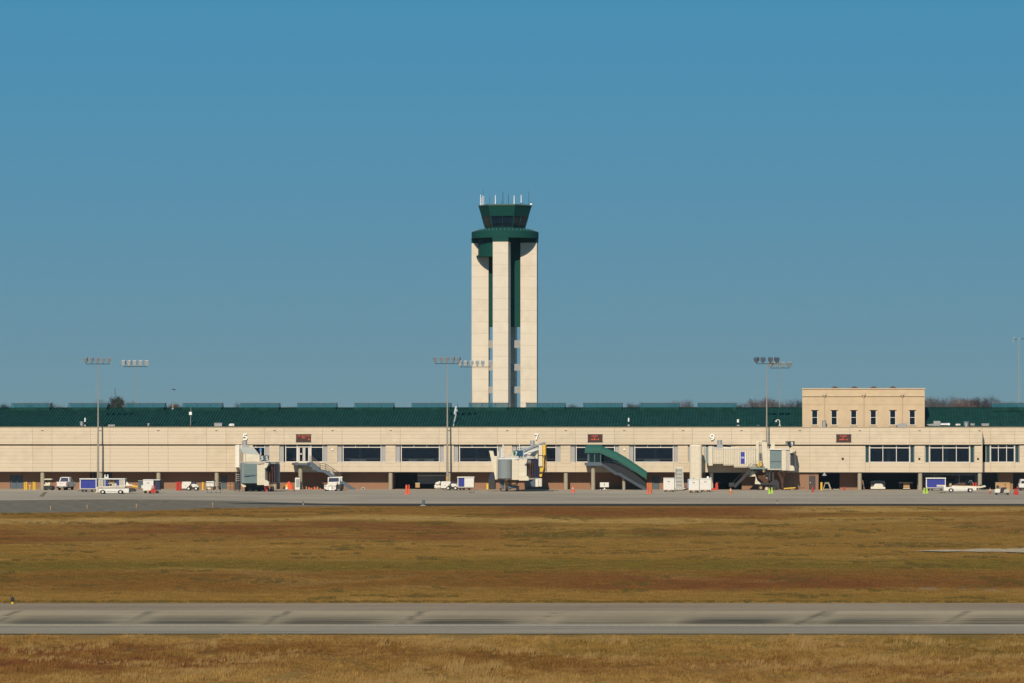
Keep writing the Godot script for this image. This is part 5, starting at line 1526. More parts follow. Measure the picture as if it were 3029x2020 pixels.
func stairs() -> void:
	# open steel stair under the glazed double door
	wthing("steel_stair", "blue grey steel stair with open railings leading down from the glass doors", "stair", 887, 1447, 1.6)
	T.position.y = 0
	o0.y = 0
	frame(887, 1447.0 , at(887, 1447, 1.6))
	var za := 0.9
	var zb := -0.35
	var zo := -1.45
	bo("platform", M.steel, 873, 1367, 917, 1375, zo, za)
	bo("platform_lip", M.cream, 884, 1366, 909, 1369, za, za + 0.04)
	bo("platform_arm", M.rust, 862, 1369, 876, 1375, zo, -0.2)
	for z in [za - 0.1, zb]:
		ex("stringer", M.steel, [917, 1366, 922, 1366, 949, 1388, 963, 1389, 1052, 1446, 1052, 1449, 1040, 1449, 958, 1396, 942, 1395, 912, 1375], z, z + 0.1)
	nb()
	for k in 11:
		bxt(Transform3D(Basis(), v(lerpf(921, 946, k / 10.0), lerpf(1369, 1389, k / 10.0), (za + zb) / 2)), Vector3(0.28, 0.04, 1.15))
	for k in 24:
		bxt(Transform3D(Basis(), v(lerpf(965, 1046, k / 23.0), lerpf(1393, 1447, k / 23.0), (za + zb) / 2)), Vector3(0.28, 0.04, 1.15))
	fin("treads", M.steel)
	for z in [za, zb]:
		rail_run([v(920, 1368, z), v(947, 1389, z), v(963, 1390, z), v(1008, 1419, z)], 0.95, mk(Color(0.14, 0.11, 0.09), 0.6))
	rail_run([v(916, 1367, za), v(920, 1368, za)], 1.0, M.steel)
	tb("support_column", M.column, Vector3(v(887.5, 0).x, 0, -0.1), v(887.5, 1375, -0.1), 0.3, 0.3, null, 20)
	ex("round_bracket", M.zinc, [977, 1396, 983, 1394, 988, 1398, 988, 1404], za - 0.02, za + 0.06)
	# green canvas covered stair
	wthing("covered_stair", "covered stair under a dark green canvas canopy sloping down to the apron", "stair", 1755, 1449, 2.4)
	T.position.y = 0
	o0.y = 0
	frame(1755, 1448.5, at(1755, 1449, 2.4))
	za = 0.9
	zb = -0.9
	var zc := -2.3
	# barrel canopy over the landing
	nb()
	var arc := [[1731, 1340], [1731.5, 1335], [1735, 1327], [1741, 1321], [1748, 1317.5]]
	var prof := []   # [z, py] across the landing canopy: rounded front edge
	for k in 7:
		var a := PI / 2 * k / 6.0
		prof.append([za + 0.25 - 0.9 * (1 - cos(a)), 1340 - 23 * sin(a)])
	for k in 6:
		var x0 := 1731.0 + 6 * pow(k / 6.0, 2)
		var x1 := 1731.0 + 6 * pow((k + 1) / 6.0, 2)
		quad(v(x0, prof[k][1], prof[k][0]), v(1776 + k, prof[k][1], prof[k][0]), v(1777 + k, prof[k + 1][1], prof[k + 1][0]), v(x1, prof[k + 1][1], prof[k + 1][0]))
		quad(v(x0, prof[k][1], zc), v(x0, prof[k][1], prof[k][0]), v(x1, prof[k + 1][1], prof[k + 1][0]), v(x1, prof[k + 1][1], zc))
	quad(v(1737, 1317, prof[6][0]), v(1782, 1317, prof[6][0]), v(1782, 1316, zc), v(1737, 1316, zc))
	fin("landing_canopy", M.canvas)
	# sloping canopy: rounded section swept down the flight
	var path := [[1776, 1317, 1340], [1822, 1336, 1360], [1826, 1337, 1361.5], [1852, 1352, 1377], [1882, 1372, 1396], [1914, 1394, 1417]]
	nb()
	for i in path.size() - 1:
		for k in 6:
			var p := [path[i], path[i + 1]]
			var q := []
			for e in p:
				for kk in [k, k + 1]:
					var a: float = PI / 2 * kk / 6.0
					q.append(v(e[0], e[2] - (e[2] - e[1]) * sin(a), za + 0.25 - 0.75 * (1 - cos(a))))
			quad(q[0], q[2], q[3], q[1])
		var s0: Array = path[i]
		var s1: Array = path[i + 1]
		quad(v(s0[0], s0[1], za - 0.5), v(s1[0], s1[1], za - 0.5), v(s1[0], s1[1] + 3, zb - 0.3), v(s0[0], s0[1] + 3, zb - 0.3))
	fin("sloping_canopy", M.canvas)
	nb()
	for e in path:
		rope([v(e[0], e[2], za + 0.26), v(e[0], e[1] + (e[2] - e[1]) * 0.3, za + 0.0), v(e[0], e[1], za - 0.5)], 0.03, 5)
	fin("canopy_hoop", M.canvas)
	# landing enclosure, stringer and dark sheets for the shaded open side
	bo("landing", M.steel, 1732, 1370, 1784, 1377, zc, za + 0.1)
	ex("landing_arm", M.rust, [1730, 1369, 1740, 1369, 1740, 1376, 1730, 1374], zc, za - 0.3)
	for x in [1739, 1742, 1759, 1777]:
		bo("enclosure_post", M.steel, x, 1338, x + 2.5, 1370, za - 0.05, za + 0.06)
	bo("enclosure_rail", M.steel, 1739, 1366.5, 1779, 1370, za - 0.06, za + 0.08)
	nb(); bp(1740, 1340, 1778, 1368, za - 0.03, za - 0.01); fin("enclosure_glass", glass(Color(0.01, 0.03, 0.03), 0.6))
	nb(); bp(1781, 1340, 1783, 1368, zb - 0.8, zb - 0.7); fin("rear_post", M.steel)
	for z in [za, zb]:
		ex("stringer", mk(Color(0.04, 0.055, 0.08), 0.6, 0, "soft", 0.5), [1779, 1371, 1789, 1373, 1826, 1397, 1836, 1398, 1918, 1446, 1912, 1449, 1905, 1449, 1831, 1405, 1821, 1404, 1782, 1377], z - 0.1, z)
	ex("side_panel", mk(Color(0.016, 0.019, 0.024), 0.8, 0, "patch", 0.4), [1784, 1374, 1790, 1369, 1806, 1366, 1828, 1372, 1875, 1396, 1912, 1424, 1912, 1441, 1836, 1397, 1826, 1396], zb - 0.05, zb)  # near-black sheet: shade of the open side put into colour
	ex("side_panel", mk(Color(0.016, 0.019, 0.024), 0.8, 0, "patch", 0.4), [1786, 1374, 1790, 1370, 1806, 1369, 1832, 1375, 1876, 1398, 1912, 1427, 1912, 1441, 1836, 1397, 1826, 1396], za - 0.16, za - 0.11)  # second sheet painting the same shade, nearer the front
	nb()
	for k in 34:
		bxt(Transform3D(Basis(), v(lerpf(1788, 1910, k / 33.0), lerpf(1376, 1446, k / 33.0), 0)), Vector3(0.28, 0.04, 1.5))
	fin("treads", M.steel)
	tb("support_column", M.column, Vector3(0, 0, 0.2), v(1755, 1376, 0.2), 0.3, 0.3, null, 20)
	tb("support_column", M.column, Vector3(v(1846, 0).x, 0, 0.0), v(1846, 1408, 0.0), 0.22, 0.22, null, 16)
	# mobile passenger steps: white
	gthing("mobile_steps", "white wheeled boarding steps seen straight up the treads", "boarding steps", 2010, 1449)
	for e in [[1995.5, 1998.5], [2018, 2021.5]]:
		nb()
		hexa([v(e[0] + 2, 1446, 1.3), v(e[1] + 2, 1446, 1.3), v(e[1] + 2, 1446, 1.0), v(e[0] + 2, 1446, 1.0), v(e[0], 1380, -2.4), v(e[1] - 2, 1380, -2.4), v(e[1] - 2, 1380, -2.8), v(e[0], 1380, -2.8)])
		fin("stringer", M.cream)
	for k in 15:
		var t := k / 14.0
		bo("tread", M.white, lerpf(1999, 2000, 1 - t), lerpf(1384, 1440, t), lerpf(2017, 2019, t), lerpf(1384, 1440, t) + 1.9, lerpf(-2.5, 1.0, t), lerpf(-2.2, 1.25, t))
	nb(); quad(v(1999, 1446, 0.9), v(2020, 1446, 0.9), v(2017, 1384, -2.7), v(1998, 1384, -2.7)); fin("tread_shade_sheet", M.dark)  # dark sheet added so the gaps between treads look shaded
	bo("top_platform", M.cream, 1996, 1381, 2018, 1384, -4.0, -2.3)
	nb(); tube(v(2016.5, 1382, -2.4), v(2017, 1370, -2.4), 0.035); tube(v(2017, 1370, -2.4), v(2010, 1369, -4), 0.035); tube(v(1997, 1384, -2.4), v(1993, 1386, -2.4), 0.035); fin("handrail", M.cream)
	nb(); bb(-0.75, 0.25, -3.8, 0.75, 0.4, 1.2); fin("chassis", M.dark)
	ex("tow_plate", M.dirty, [1997, 1441, 2027, 1441, 2030, 1444, 2020, 1447, 1997, 1447], 0.9, 1.5)
	for e in [[-0.7, 0.9], [0.7, 0.9], [-0.7, -3.4], [0.7, -3.4]]:
		nb(); tube(Vector3(e[0] - 0.1, 0.22, e[1]), Vector3(e[0] + 0.1, 0.22, e[1]), 0.22, 0.22, 12); fin("wheel", M.tyre)

# ---------------------------------------------------------------- ground vehicles and carts
func cart_side(label: String, x0: float, x1: float, yt: float, yf: float, base: float, face: Array, z0 := -1.5, endm: Material = null) -> void:
	# covered baggage cart seen from the side; face: [px0, px1, material] fields between the posts
	gthing("baggage_cart", label, "baggage cart", (x0 + x1) / 2, base, "covered baggage carts")
	bo("roof", M.white, x0 - 1, yt, x1 + 1, yt + 3, z0 - 0.05, 0.06)
	bo("deck", M.dirty, x0, yf - 1.5, x1, yf + 1.5, z0, 0.04)
	for x in [x0, x1 - 2.4]:
		for z in [z0, -0.08]:
			bo("post", M.white, x, yt + 3, x + 2.4, yf - 1.5, z, z + 0.08)
	for f in face:
		if f[2] == M.blue:   # curtain in folds
			nb()
			var n := maxi(4, int((f[1] - f[0]) / 2.2))
			for i in n:
				var a := lerpf(f[0], f[1], float(i) / n)
				var b := lerpf(f[0], f[1], float(i + 1) / n)
				var da := 0.05 * (i % 2)
				var db := 0.05 * ((i + 1) % 2)
				quad(v(a, yf - 1.5, -0.1 + da), v(b, yf - 1.5, -0.1 + db), v(b, yt + 3, -0.13 + db * 0.4), v(a, yt + 3, -0.13 + da * 0.4))
			fin("curtain", M.blue)
		else:
			bo("side_panel", f[2], f[0], yt + 3, f[1], yf - 1.5, -0.09, -0.02)
	bo("rear_panel", M.white, x0 + 2.5, yt + 3, x1 - 2.5, yf - 1.5, z0, z0 + 0.04)
	if endm:
		nb()
		var c := v(x1 - 0.4, (yt + yf) / 2, z0 / 2)
		bxt(Transform3D(Basis(), c), Vector3(0.05, (yf - yt - 5) * sc, -z0 - 0.3)); fin("end_panel", endm)
	bo("underframe", M.dark, x0 + 4, yf + 1.5, x1 - 4, yf + 3.5, z0 + 0.2, -0.2)
	var r := (base - yf - 2) * 0.5
	for x in [x0 + 8, x0 + 18, x1 - 14]:
		wheel(x, base - r, r, -0.1, 0.18, null, M.dark)
	tb("tow_bar", M.dark, v(x0 + 2, yf + 3, -0.7), v(x0 - 8, base - 1.2, -0.7), 0.04)
func cart_end(label: String, x0: float, x1: float, yt: float, yf: float, base: float, depth: float, sidem: Material, skew := 0.0) -> void:
	# white cart seen from its end; skew shows a sliver of one side
	gthing("baggage_cart", label, "baggage cart", (x0 + x1) / 2, base, "covered baggage carts")
	T.rotation_degrees.y = skew
	bo("end_panel", M.white, x0, yt + 2, x1, yf, -0.08, 0)
	bo("roof", M.white, x0 - 0.5, yt, x1 + 0.5, yt + 2, -depth, 0.05)
	bo("side_wall", sidem, x1 - 0.8, yt + 2, x1, yf, -depth, -0.09)
	bo("side_wall", sidem, x0, yt + 2, x0 + 0.8, yf, -depth, -0.09)
	bo("deck", M.dirty, x0, yf, x1, yf + 2, -depth, 0)
	bo("handle", M.dark, (x0 + x1) / 2 - 4, yt + 10, (x0 + x1) / 2 + 3, yt + 11.2, 0, 0.05)
	bo("underframe", M.dark, x0 + 3, yf + 2, x1 - 3, base - 3, -depth + 0.2, -0.15)
	nb(); bp((x0 + x1) / 2 - 3, yf + 1, (x0 + x1) / 2 + 3, base - 2, -0.1, 0.2); fin("hitch", M.tan)
	for x in [x0 + 3, x1 - 6]:
		for z in [-0.3, -depth + 0.5]:
			nb(); tube(v(x, base - 3.6, z), v(x + 3, base - 3.6, z), 3.6 * sc, 3.6 * sc, 12); fin("wheel", M.tyre)
func loader(label: String, x0: float, base: float, mirrored: bool) -> void:
	# belt loader: low body, long belt on top; x0 is the left wheel, body drawn for a 53 pixel wheelbase
	gthing("belt_loader", label, "belt loader", x0 + 26, base, "belt loaders on the apron")
	var b := base
	ex("body", M.white, [x0 - 14, b - 16, x0 + 78, b - 16, x0 + 78, b - 4, x0 + 62, b - 4, x0 + 61, b - 10, x0 + 46, b - 10, x0 + 44, b - 3, x0 + 9, b - 3, x0 + 7, b - 10, x0 - 7, b - 10, x0 - 9, b - 5, x0 - 15, b - 5], -1.7, 0.0) if not mirrored else ex("body", M.white, [x0 - 22, b - 14, x0 - 21, b - 5, x0 - 8, b - 5, x0 - 6, b - 11, x0 + 7, b - 11, x0 + 9, b - 4, x0 + 48, b - 5, x0 + 50, b - 12, x0 + 64, b - 12, x0 + 66, b - 6, x0 + 75, b - 6, x0 + 75, b - 15, x0 - 4, b - 16], -1.7, 0.0)
	if mirrored:
		bo("kick_plate", M.dirty, x0 + 10, b - 8, x0 + 46, b - 6.5, 0.0, 0.02)
		ex("belt_frame", M.cream, [x0 + 4, b - 20, x0 + 84, b - 18, x0 + 100, b - 21, x0 + 104, b - 17, x0 + 86, b - 13, x0 - 2, b - 15.2], -1.4, -0.3)
		ex("belt", M.tan, [x0 + 6, b - 21, x0 + 84, b - 19, x0 + 84, b - 18, x0 + 6, b - 20], -1.25, -0.45)
		bo("front_table", M.cream, x0 - 42, b - 22, x0 - 20, b - 17, -1.3, -0.2)
		ex("cab_console", M.white, [x0 - 21, b - 22, x0 - 15, b - 22, x0 - 14, b - 7, x0 - 22, b - 5], -0.7, 0.02)
		ex("seat", M.tan, [x0 - 5, b - 26, x0 + 2, b - 27, x0 + 1, b - 19, x0 - 6, b - 18], -0.6, -0.1)
		ex("cargo_cover", M.rust, [x0 + 6, b - 21, x0 + 14, b - 25, x0 + 36, b - 29, x0 + 43, b - 28, x0 + 43, b - 20], -1.5, -0.4)
		ex("tail_bumper", M.black, [x0 + 82, b - 20, x0 + 92, b - 24, x0 + 97, b - 18, x0 + 97, b - 10, x0 + 84, b - 8], -1.3, -0.5)
		for x in [66.5, 74.0]:
			tb("red_canister", M.red, v(x0 + x, b - 17, -0.5), v(x0 + x, b - 29, -0.5), 0.15, 0.13)
		bo("console_post", M.dark, x0 + 57, b - 33, x0 + 60, b - 16, -1.0, -0.8)
		nb(); rope([v(x0 + 52, b - 28, -0.9), v(x0 + 56, b - 35, -0.9), v(x0 + 62, b - 34, -0.9), v(x0 + 64, b - 26, -0.9)], 0.03, 5); fin("grab_rail", M.grey)
	else:
		bo("kick_plate", M.dark, x0 + 11, b - 7, x0 + 43, b - 6, 0.0, 0.02)
		nb(); hexa([v(x0 - 20, b - 18, -0.3), v(x0 + 86, b - 24, -0.3), v(x0 + 86, b - 24, -1.3), v(x0 - 20, b - 18, -1.3), v(x0 - 20, b - 20.5, -0.3), v(x0 + 86, b - 27, -0.3), v(x0 + 86, b - 27, -1.3), v(x0 - 20, b - 20.5, -1.3)]); fin("belt_frame", M.cream)
		ex("belt_nose", M.yellow, [x0 + 86, b - 27, x0 + 104, b - 22.5, x0 + 104, b - 19, x0 + 86, b - 22], -1.3, -0.3)
		ex("front_plate", M.cream, [x0 - 19, b - 17, x0 - 13, b - 17, x0 - 13, b - 8, x0 - 17, b - 3, x0 - 20, b - 6], -1.5, 0.0)
		bo("yellow_step", M.yellow, x0 - 24, b - 6, x0 - 16, b - 3.5, -1.0, -0.1)
		ex("rear_engine", M.dark, [x0 + 78, b - 17, x0 + 90, b - 16, x0 + 97, b - 10, x0 + 93, b - 7, x0 + 78, b - 6], -1.4, -0.2)
		ex("control_head", M.white, [x0 + 66, b - 35, x0 + 69, b - 35, x0 + 74, b - 28, x0 + 88, b - 27, x0 + 86, b - 23, x0 + 64, b - 24], -1.6, -1.3)
		ex("headrest_frame", M.white, [x0 - 3, b - 57, x0, b - 57, x0, b - 50, x0 + 5, b - 50, x0 + 5, b - 57, x0 + 8, b - 57, x0 + 9, b - 46, x0 - 4, b - 46], -2.6, -2.4)
		tb("lamp_stalk", M.white, v(x0 - 2, b - 46, -2.5), v(x0 - 2, b - 18, -2.5), 0.06)
	wheel(x0, b - 6.2, 6.2, 0.02, 0.35)
	wheel(x0 + 53 if not mirrored else x0 + 57, b - 6.2, 6.2, 0.02, 0.35)
	for x in [x0, x0 + 55]:
		nb(); tube(v(x, b - 6.2, -1.7), v(x, b - 6.2, -1.4), 6.2 * sc, 6.2 * sc, 14); fin("wheel", M.tyre)
	tb("axle", M.dark, v(x0, b - 6.2, -1.5), v(x0, b - 6.2, -0.3), 0.07)
	tb("axle", M.dark, v(x0 + 55, b - 6.2, -1.5), v(x0 + 55, b - 6.2, -0.3), 0.07)
func cone(label: String, px: float, base: float, h: float, w: float, m: Material, called := "traffic_cone", topm: Material = null, group := "cones and delineators on the apron") -> void:
	gthing(called, label, "cone", px, base, group)
	var r := w * sc / 2
	var hh := h * sc
	nb(); bb(-r * 1.05, 0, -r * 1.05, r * 1.05, 0.04, r * 1.05); fin("foot", m if m != M.orange else M.orange)
	nb(); tube(Vector3(0, 0.03, 0), Vector3(0, hh, 0), r * 0.85, r * 0.28, 14); fin("body", m)
	nb(); tube(Vector3(0, hh * 0.5, 0), Vector3(0, hh * 0.72, 0), r * 0.6, r * 0.47, 14); fin("collar", topm if topm else m)
func tug(label: String, x: float, base: float, flip: float) -> void:   # baggage tractor, 51 pixels long; x is its left end
	gthing("baggage_tractor", label, "tractor", x + 25, base, "baggage tractors")
	var b := base
	ex("hood", M.white, [x, b - 24, x + 2, b - 26, x + 27, b - 26, x + 29, b - 22, x + 22, b - 14, x + 17, b - 6, x, b - 6], -1.4, 0)
	ex("chassis", M.black, [x + 2, b - 8, x + 20, b - 8, x + 24, b - 13, x + 45, b - 12, x + 48, b - 4, x + 3, b - 2], -1.2, -0.12)
	ex("fender", M.white, [x + 29, b - 18, x + 36, b - 20, x + 44, b - 18, x + 50, b - 11, x + 48, b - 9, x + 42, b - 12, x + 37, b - 10, x + 33, b - 10], -1.4, 0.02)
	ex("seat", M.navy, [x + 29, b - 25, x + 32, b - 26, x + 41, b - 24, x + 41, b - 19, x + 29, b - 18], -1.1, -0.3)
	tb("steering_wheel", M.black, v(x + 28, b - 27, -0.7), v(x + 29, b - 27.6, -0.7), 0.2, 0.2)
	bo("tail_light", M.black, x + 11, b - 15.5, x + 13, b - 13.5, 0, 0.02)
	wheel(x + 21, b - 5.8, 5.8, 0.02, 0.3)
	wheel(x + 43, b - 6, 6, 0.02, 0.3)
	for q in [21.0, 43.0]:
		nb(); tube(v(x + q, b - 5.8, -1.35), v(x + q, b - 5.8, -1.1), 5.8 * sc, 5.8 * sc, 14); fin("wheel", M.tyre)
func vehicles() -> void:
	# golf cart seen from the rear
	gthing("golf_cart", "small golf cart with cream roof and seat beside the leftmost column", "golf cart", 140, 1448.5)
	bo("roof", M.cream, 129, 1415, 151, 1418, -1.6, 0.1)
	for e in [[130, -0.1], [148, -0.1], [130, -1.5], [148, -1.5]]:
		tb("roof_post", M.black, v(e[0], 1418, e[1]), v(e[0], 1434, e[1]), 0.025, 0.025, null, 6)
	ex("seat_back", M.cream, [129, 1428, 133, 1426, 137, 1427.5, 141, 1426, 146, 1427, 146, 1432, 129, 1432], -0.5, -0.3)
	bo("bag_tray", M.cream, 128, 1432, 146, 1435.5, -0.6, 0.15)
	ex("body", M.black, [127, 1436, 150, 1436, 153, 1441, 153, 1446, 127, 1446], -2.2, 0.1)
	for x in [127.5, 146.5]:
		for z in [-0.3, -1.8]:
			nb(); tube(v(x, 1444.5, z), v(x + 5, 1444.5, z), 4.2 * sc, 4.2 * sc, 14); fin("wheel", M.tyre)
	# pickup truck from behind, turned so that its right flank shows
	gthing("pickup_truck", "white pickup truck seen from behind under the terminal", "truck", 180, 1449)
	var pk := T
	pk.rotation_degrees.y = -4
	frame(176, 1449, o0)
	var w0 := 160.0
	var w1 := 192.0
	bo("tailgate", M.white, w0 + 1, 1424.5, w1 - 1, 1437.5, -0.06, 0.02)
	bo("tail_badge", M.dirty, w0 + 11, 1428.5, w0 + 20, 1430.5, 0.02, 0.03)
	bo("rear_bumper", M.dark, w0 + 1, 1438, w1 - 1, 1442, -0.1, 0.16)
	bo("number_plate", M.dirty, w0 + 10, 1438.5, w0 + 22, 1440.5, 0.16, 0.17)
	for s in 2:
		var xa := w0 if s == 0 else w1 - 1.5
		nb()
		var pr := PackedVector2Array([Vector2(0.0, 0.55), Vector2(0.0, 1.22), Vector2(-1.9, 1.24), Vector2(-3.3, 1.22), Vector2(-5.2, 1.12), Vector2(-5.4, 0.55), Vector2(-4.9, 0.5), Vector2(-4.75, 0.8), Vector2(-4.4, 0.95), Vector2(-4.0, 0.8), Vector2(-3.85, 0.5), Vector2(-1.5, 0.5), Vector2(-1.35, 0.8), Vector2(-0.95, 0.95), Vector2(-0.6, 0.8), Vector2(-0.45, 0.5)])
		var xl := v2(xa, 0).x
		var idx := Geometry2D.triangulate_polygon(pr)
		for xx in [xl, xl + 0.09]:
			for i in range(0, idx.size(), 3):
				tri(Vector3(xx, pr[idx[i]].y, pr[idx[i]].x), Vector3(xx, pr[idx[i + 1]].y, pr[idx[i + 1]].x), Vector3(xx, pr[idx[i + 2]].y, pr[idx[i + 2]].x))
		for i in pr.size():
			var a := pr[i]
			var b := pr[(i + 1) % pr.size()]
			quad(Vector3(xl, a.y, a.x), Vector3(xl + 0.09, a.y, a.x), Vector3(xl + 0.09, b.y, b.x), Vector3(xl, b.y, b.x))
		fin("flank", M.white)
		bo("tail_lamp", M.red, (w0 if s == 0 else w1 - 2), 1426, (w0 + 2 if s == 0 else w1), 1436, -0.02, 0.03)
		bo("door_mirror", M.dark, (w0 - 3 if s == 0 else w1), 1422, (w0 if s == 0 else w1 + 3), 1426, -3.6, -3.4)
	var xl := v2(w0 + 1.5, 0).x
	var xr := v2(w1 - 1.5, 0).x
	nb(); bb(xl, 0.75, -1.75, xr, 0.82, -0.06); fin("bed_floor", M.dark)
	nb(); bb(xl + 0.003, 0.6, -5.35, xr - 0.003, 1.16, -3.5); fin("hood", M.white)
	var c0 := 0.12
	nb(); hexa([Vector3(xl + 0.03, 1.24, -1.8), Vector3(xr - 0.03, 1.24, -1.8), Vector3(xr - 0.03, 1.24, -4.1), Vector3(xl + 0.03, 1.24, -4.1), Vector3(xl + c0 + 0.05, 1.82, -2.05), Vector3(xr - c0 - 0.05, 1.82, -2.05), Vector3(xr - c0 - 0.05, 1.82, -3.3), Vector3(xl + c0 + 0.05, 1.82, -3.3)]); fin("cab_glass", M.navy)
	nb(); hexa([Vector3(xl + c0, 1.8, -1.98), Vector3(xr - c0, 1.8, -1.98), Vector3(xr - c0, 1.8, -3.35), Vector3(xl + c0, 1.8, -3.35), Vector3(xl + c0 + 0.1, 1.9, -2.1), Vector3(xr - c0 - 0.1, 1.9, -2.1), Vector3(xr - c0 - 0.1, 1.9, -3.2), Vector3(xl + c0 + 0.1, 1.9, -3.2)])
	for x in [xl + 0.02, xr - 0.02]:
		var xi: float = x + (c0 + 0.02) * (1 if x < 0 else -1)
		bar(Vector3(x, 1.2, -1.77), Vector3(xi, 1.85, -2.04), 0.14, 0.14); bar(Vector3(x, 1.2, -2.9), Vector3(xi, 1.85, -2.75), 0.1, 0.08); bar(Vector3(x, 1.2, -4.1), Vector3(xi, 1.85, -3.3), 0.1, 0.08)
	bb(xl, 0.8, -1.85, xr, 1.24, -1.76); fin("cab_shell", M.white)
	for e in [[xl + 0.05, -0.95], [xr - 0.3, -0.95], [xl + 0.05, -4.4], [xr - 0.3, -4.4]]:
		nb(); tube(Vector3(e[0], 0.38, e[1]), Vector3(e[0] + 0.26, 0.38, e[1]), 0.38, 0.38, 16); fin("wheel", M.tyre)
	bo("chassis", M.dark, w0 + 4, 1440, w1 - 4, 1443, -5.2, -0.2)
	# baggage carts and belt loaders
	cart_side("baggage cart with bright blue curtains left of the belt loader", 234, 284, 1414, 1445, 1454, [[236.5, 259, M.blue], [259.5, 282, M.blue]])
	cart_side("open baggage cart with shelves behind the left belt loader", 284.5, 368, 1414, 1441, 1453, [[286, 304, M.dirty], [306, 316, M.blue], [343, 349, M.blue], [351, 367, M.dirty]], -1.6)
	for x in [321.0, 333.0]:
		bo("shelf_post", M.tan, x, 1417, x + 1.6, 1439, -0.4, -0.3)
	bo("shelf", M.white, 316, 1428, 344, 1429.5, -1.2, -0.3)
	bo("boxes", M.tan, 323, 1421, 333, 1427, -1.0, -0.5)
	bo("boxes", M.white, 328, 1431, 343, 1435, -1.0, -0.4)
	loader("white belt loader with cream belt in front of the leftmost mast", 302, 1460, false)
	gthing("grey_dumpster", "small grey steel dumpster beside the second column", "dumpster", 413, 1446)
	ex("bin", M.steel, [407, 1421, 421, 1421, 420, 1443, 410, 1443], -1.3, 0)
	bo("lid", M.grey, 406.5, 1420, 421.5, 1421.5, -1.35, 0.05)
	for x in [410.0, 418.0]:
		tb("caster", M.tyre, v(x, 1445, -0.3), v(x + 1.5, 1445, -0.3), 0.07)
	cart_end("white baggage cart with navy side behind the red hand dolly", 421.5, 452.5, 1417, 1449, 1458, 1.9, M.navy)
	bo("navy_side", M.navy, 452.6, 1420, 470, 1448, -1.7, -0.5)
	bo("roof_extension", M.white, 452.6, 1417.5, 470, 1419.6, -1.8, -0.3)
	bo("side_hitch", M.white, 416, 1434, 421, 1444, -0.6, -0.2)
	wheel(464, 1454, 3.6, -0.4, 0.15, null, M.dark)
	gthing("hand_dolly", "red two wheeled hand dolly parked in front of white cart", "dolly", 452, 1459.5)
	for x in [448, 455.5]:
		tb("handle", M.red, v(x, 1450, 0), v(x + 0.5, 1436, -0.2), 0.07)
	ex("frame", M.red, [441, 1449, 460, 1447, 460, 1457, 442, 1458], -0.5, 0.1)
	tb("cylinder", M.red, v(449, 1457, 0.05), v(449, 1444, 0.0), 0.2, 0.16)
	wheel(443, 1455.5, 4, 0.2, 0.15, null, M.dark)
	wheel(463, 1454.5, 4, 0.2, 0.15, null, M.dark)
	# red ribbed barrier
	gthing("ribbed_barrier", "red ribbed plastic barrier stack against the brick wall", "barrier", 527.5, 1450)
	bo("core", M.red, 519, 1426, 536, 1449.9, -0.5, -0.1)
	for k in 4:
		bo("rib", M.red, 519.5 + k * 4.2, 1425, 522.5 + k * 4.2, 1449.9, -0.1, 0.1)
	bo("cap", M.red, 518.5, 1424.5, 536.5, 1426, -0.6, 0.12)
	tug("white baggage tractor beside the red barrier", 535.5, 1450, 1)
	# bollards
	for e in [[72, 1449, "leftmost yellow bollard beside the blue doors"], [76.5, 1448, "second yellow bollard from the blue doors"], [97, 1448, "third yellow bollard from the blue doors"], [101.5, 1449, "yellow bollard nearest the leftmost column"], [599, 1448.5, "single yellow bollard right of the baggage tractor"], [2431, 1449, "yellow bollard beside the white trestle"]]:
		gthing("bollard", e[2], "bollard", e[0], e[1], "yellow bollards")
		nb(); tube(Vector3.ZERO, Vector3(0, 1.12, 0), 0.11 if e[0] < 500 else 0.17, 0.11 if e[0] < 500 else 0.17, 12); fin("post", M.yellow)
		nb(); lathe(Vector3(0, 1.12, 0), [[0.11 if e[0] < 500 else 0.17, 0.0], [0.08, 0.05], [0.0, 0.07]], 12); fin("cap", M.yellow)
	gthing("standpipe", "yellow standpipe between the bollards at left", "standpipe", 86.5, 1448)
	tb("pipe", M.yellow, Vector3.ZERO, Vector3(0, 0.75, 0), 0.07)
	tb("valve", M.yellow, Vector3(-0.15, 0.62, 0), Vector3(0.15, 0.62, 0), 0.1)
	tb("outlet", M.yellow, Vector3(0, 0.3, 0), Vector3(0.12, 0.2, 0.12), 0.06)
	# white coolers on a dolly with a flat trolley
	gthing("equipment_cart", "white twin coolers on a railed cart in front of a column", "cart", 630, 1449)
	bo("cooler", M.white, 609, 1424.5, 619.5, 1438, -0.7, 0)
	bo("cooler", M.white, 620, 1424.5, 631, 1438, -0.7, 0)
	bo("cooler_lid", M.lampw, 608.5, 1423, 631.5, 1425, -0.75, 0.04)
	bo("deck", M.dark, 608, 1438, 654, 1440, -0.9, 0.05)
	nb()
	for e in [[608.5, 1426], [654, 1426], [640, 1426]]:
		bp(e[0] - 0.7, e[1], e[0] + 0.7, 1447, 0, 0.06)
	bp(608, 1426, 655, 1427.2, 0, 0.06); bp(640, 1433, 655, 1434, 0, 0.06); fin("rail", M.grey)
	bo("tank", M.cream, 612, 1440, 622, 1446, -0.6, 0)
	bo("motor", M.rust, 629, 1440, 637, 1446, -0.6, 0)
	nb(); rope([v(622, 1423, -0.2), v(626, 1419, -0.2), v(630, 1422, -0.2), v(634, 1418.5, -0.2), v(636, 1424, -0.2)], 0.05, 6); fin("hose", M.canvas)
	for x in [611.0, 631.0, 650.0]:
		wheel(x, 1446.5, 2.5, 0.0, 0.12, null, M.dark)
	gthing("flat_trolley", "low grey flat trolley in front of the coolers", "trolley", 632, 1456.5)
	bo("deck", M.grey, 611, 1450.5, 652, 1452, -0.8, 0)
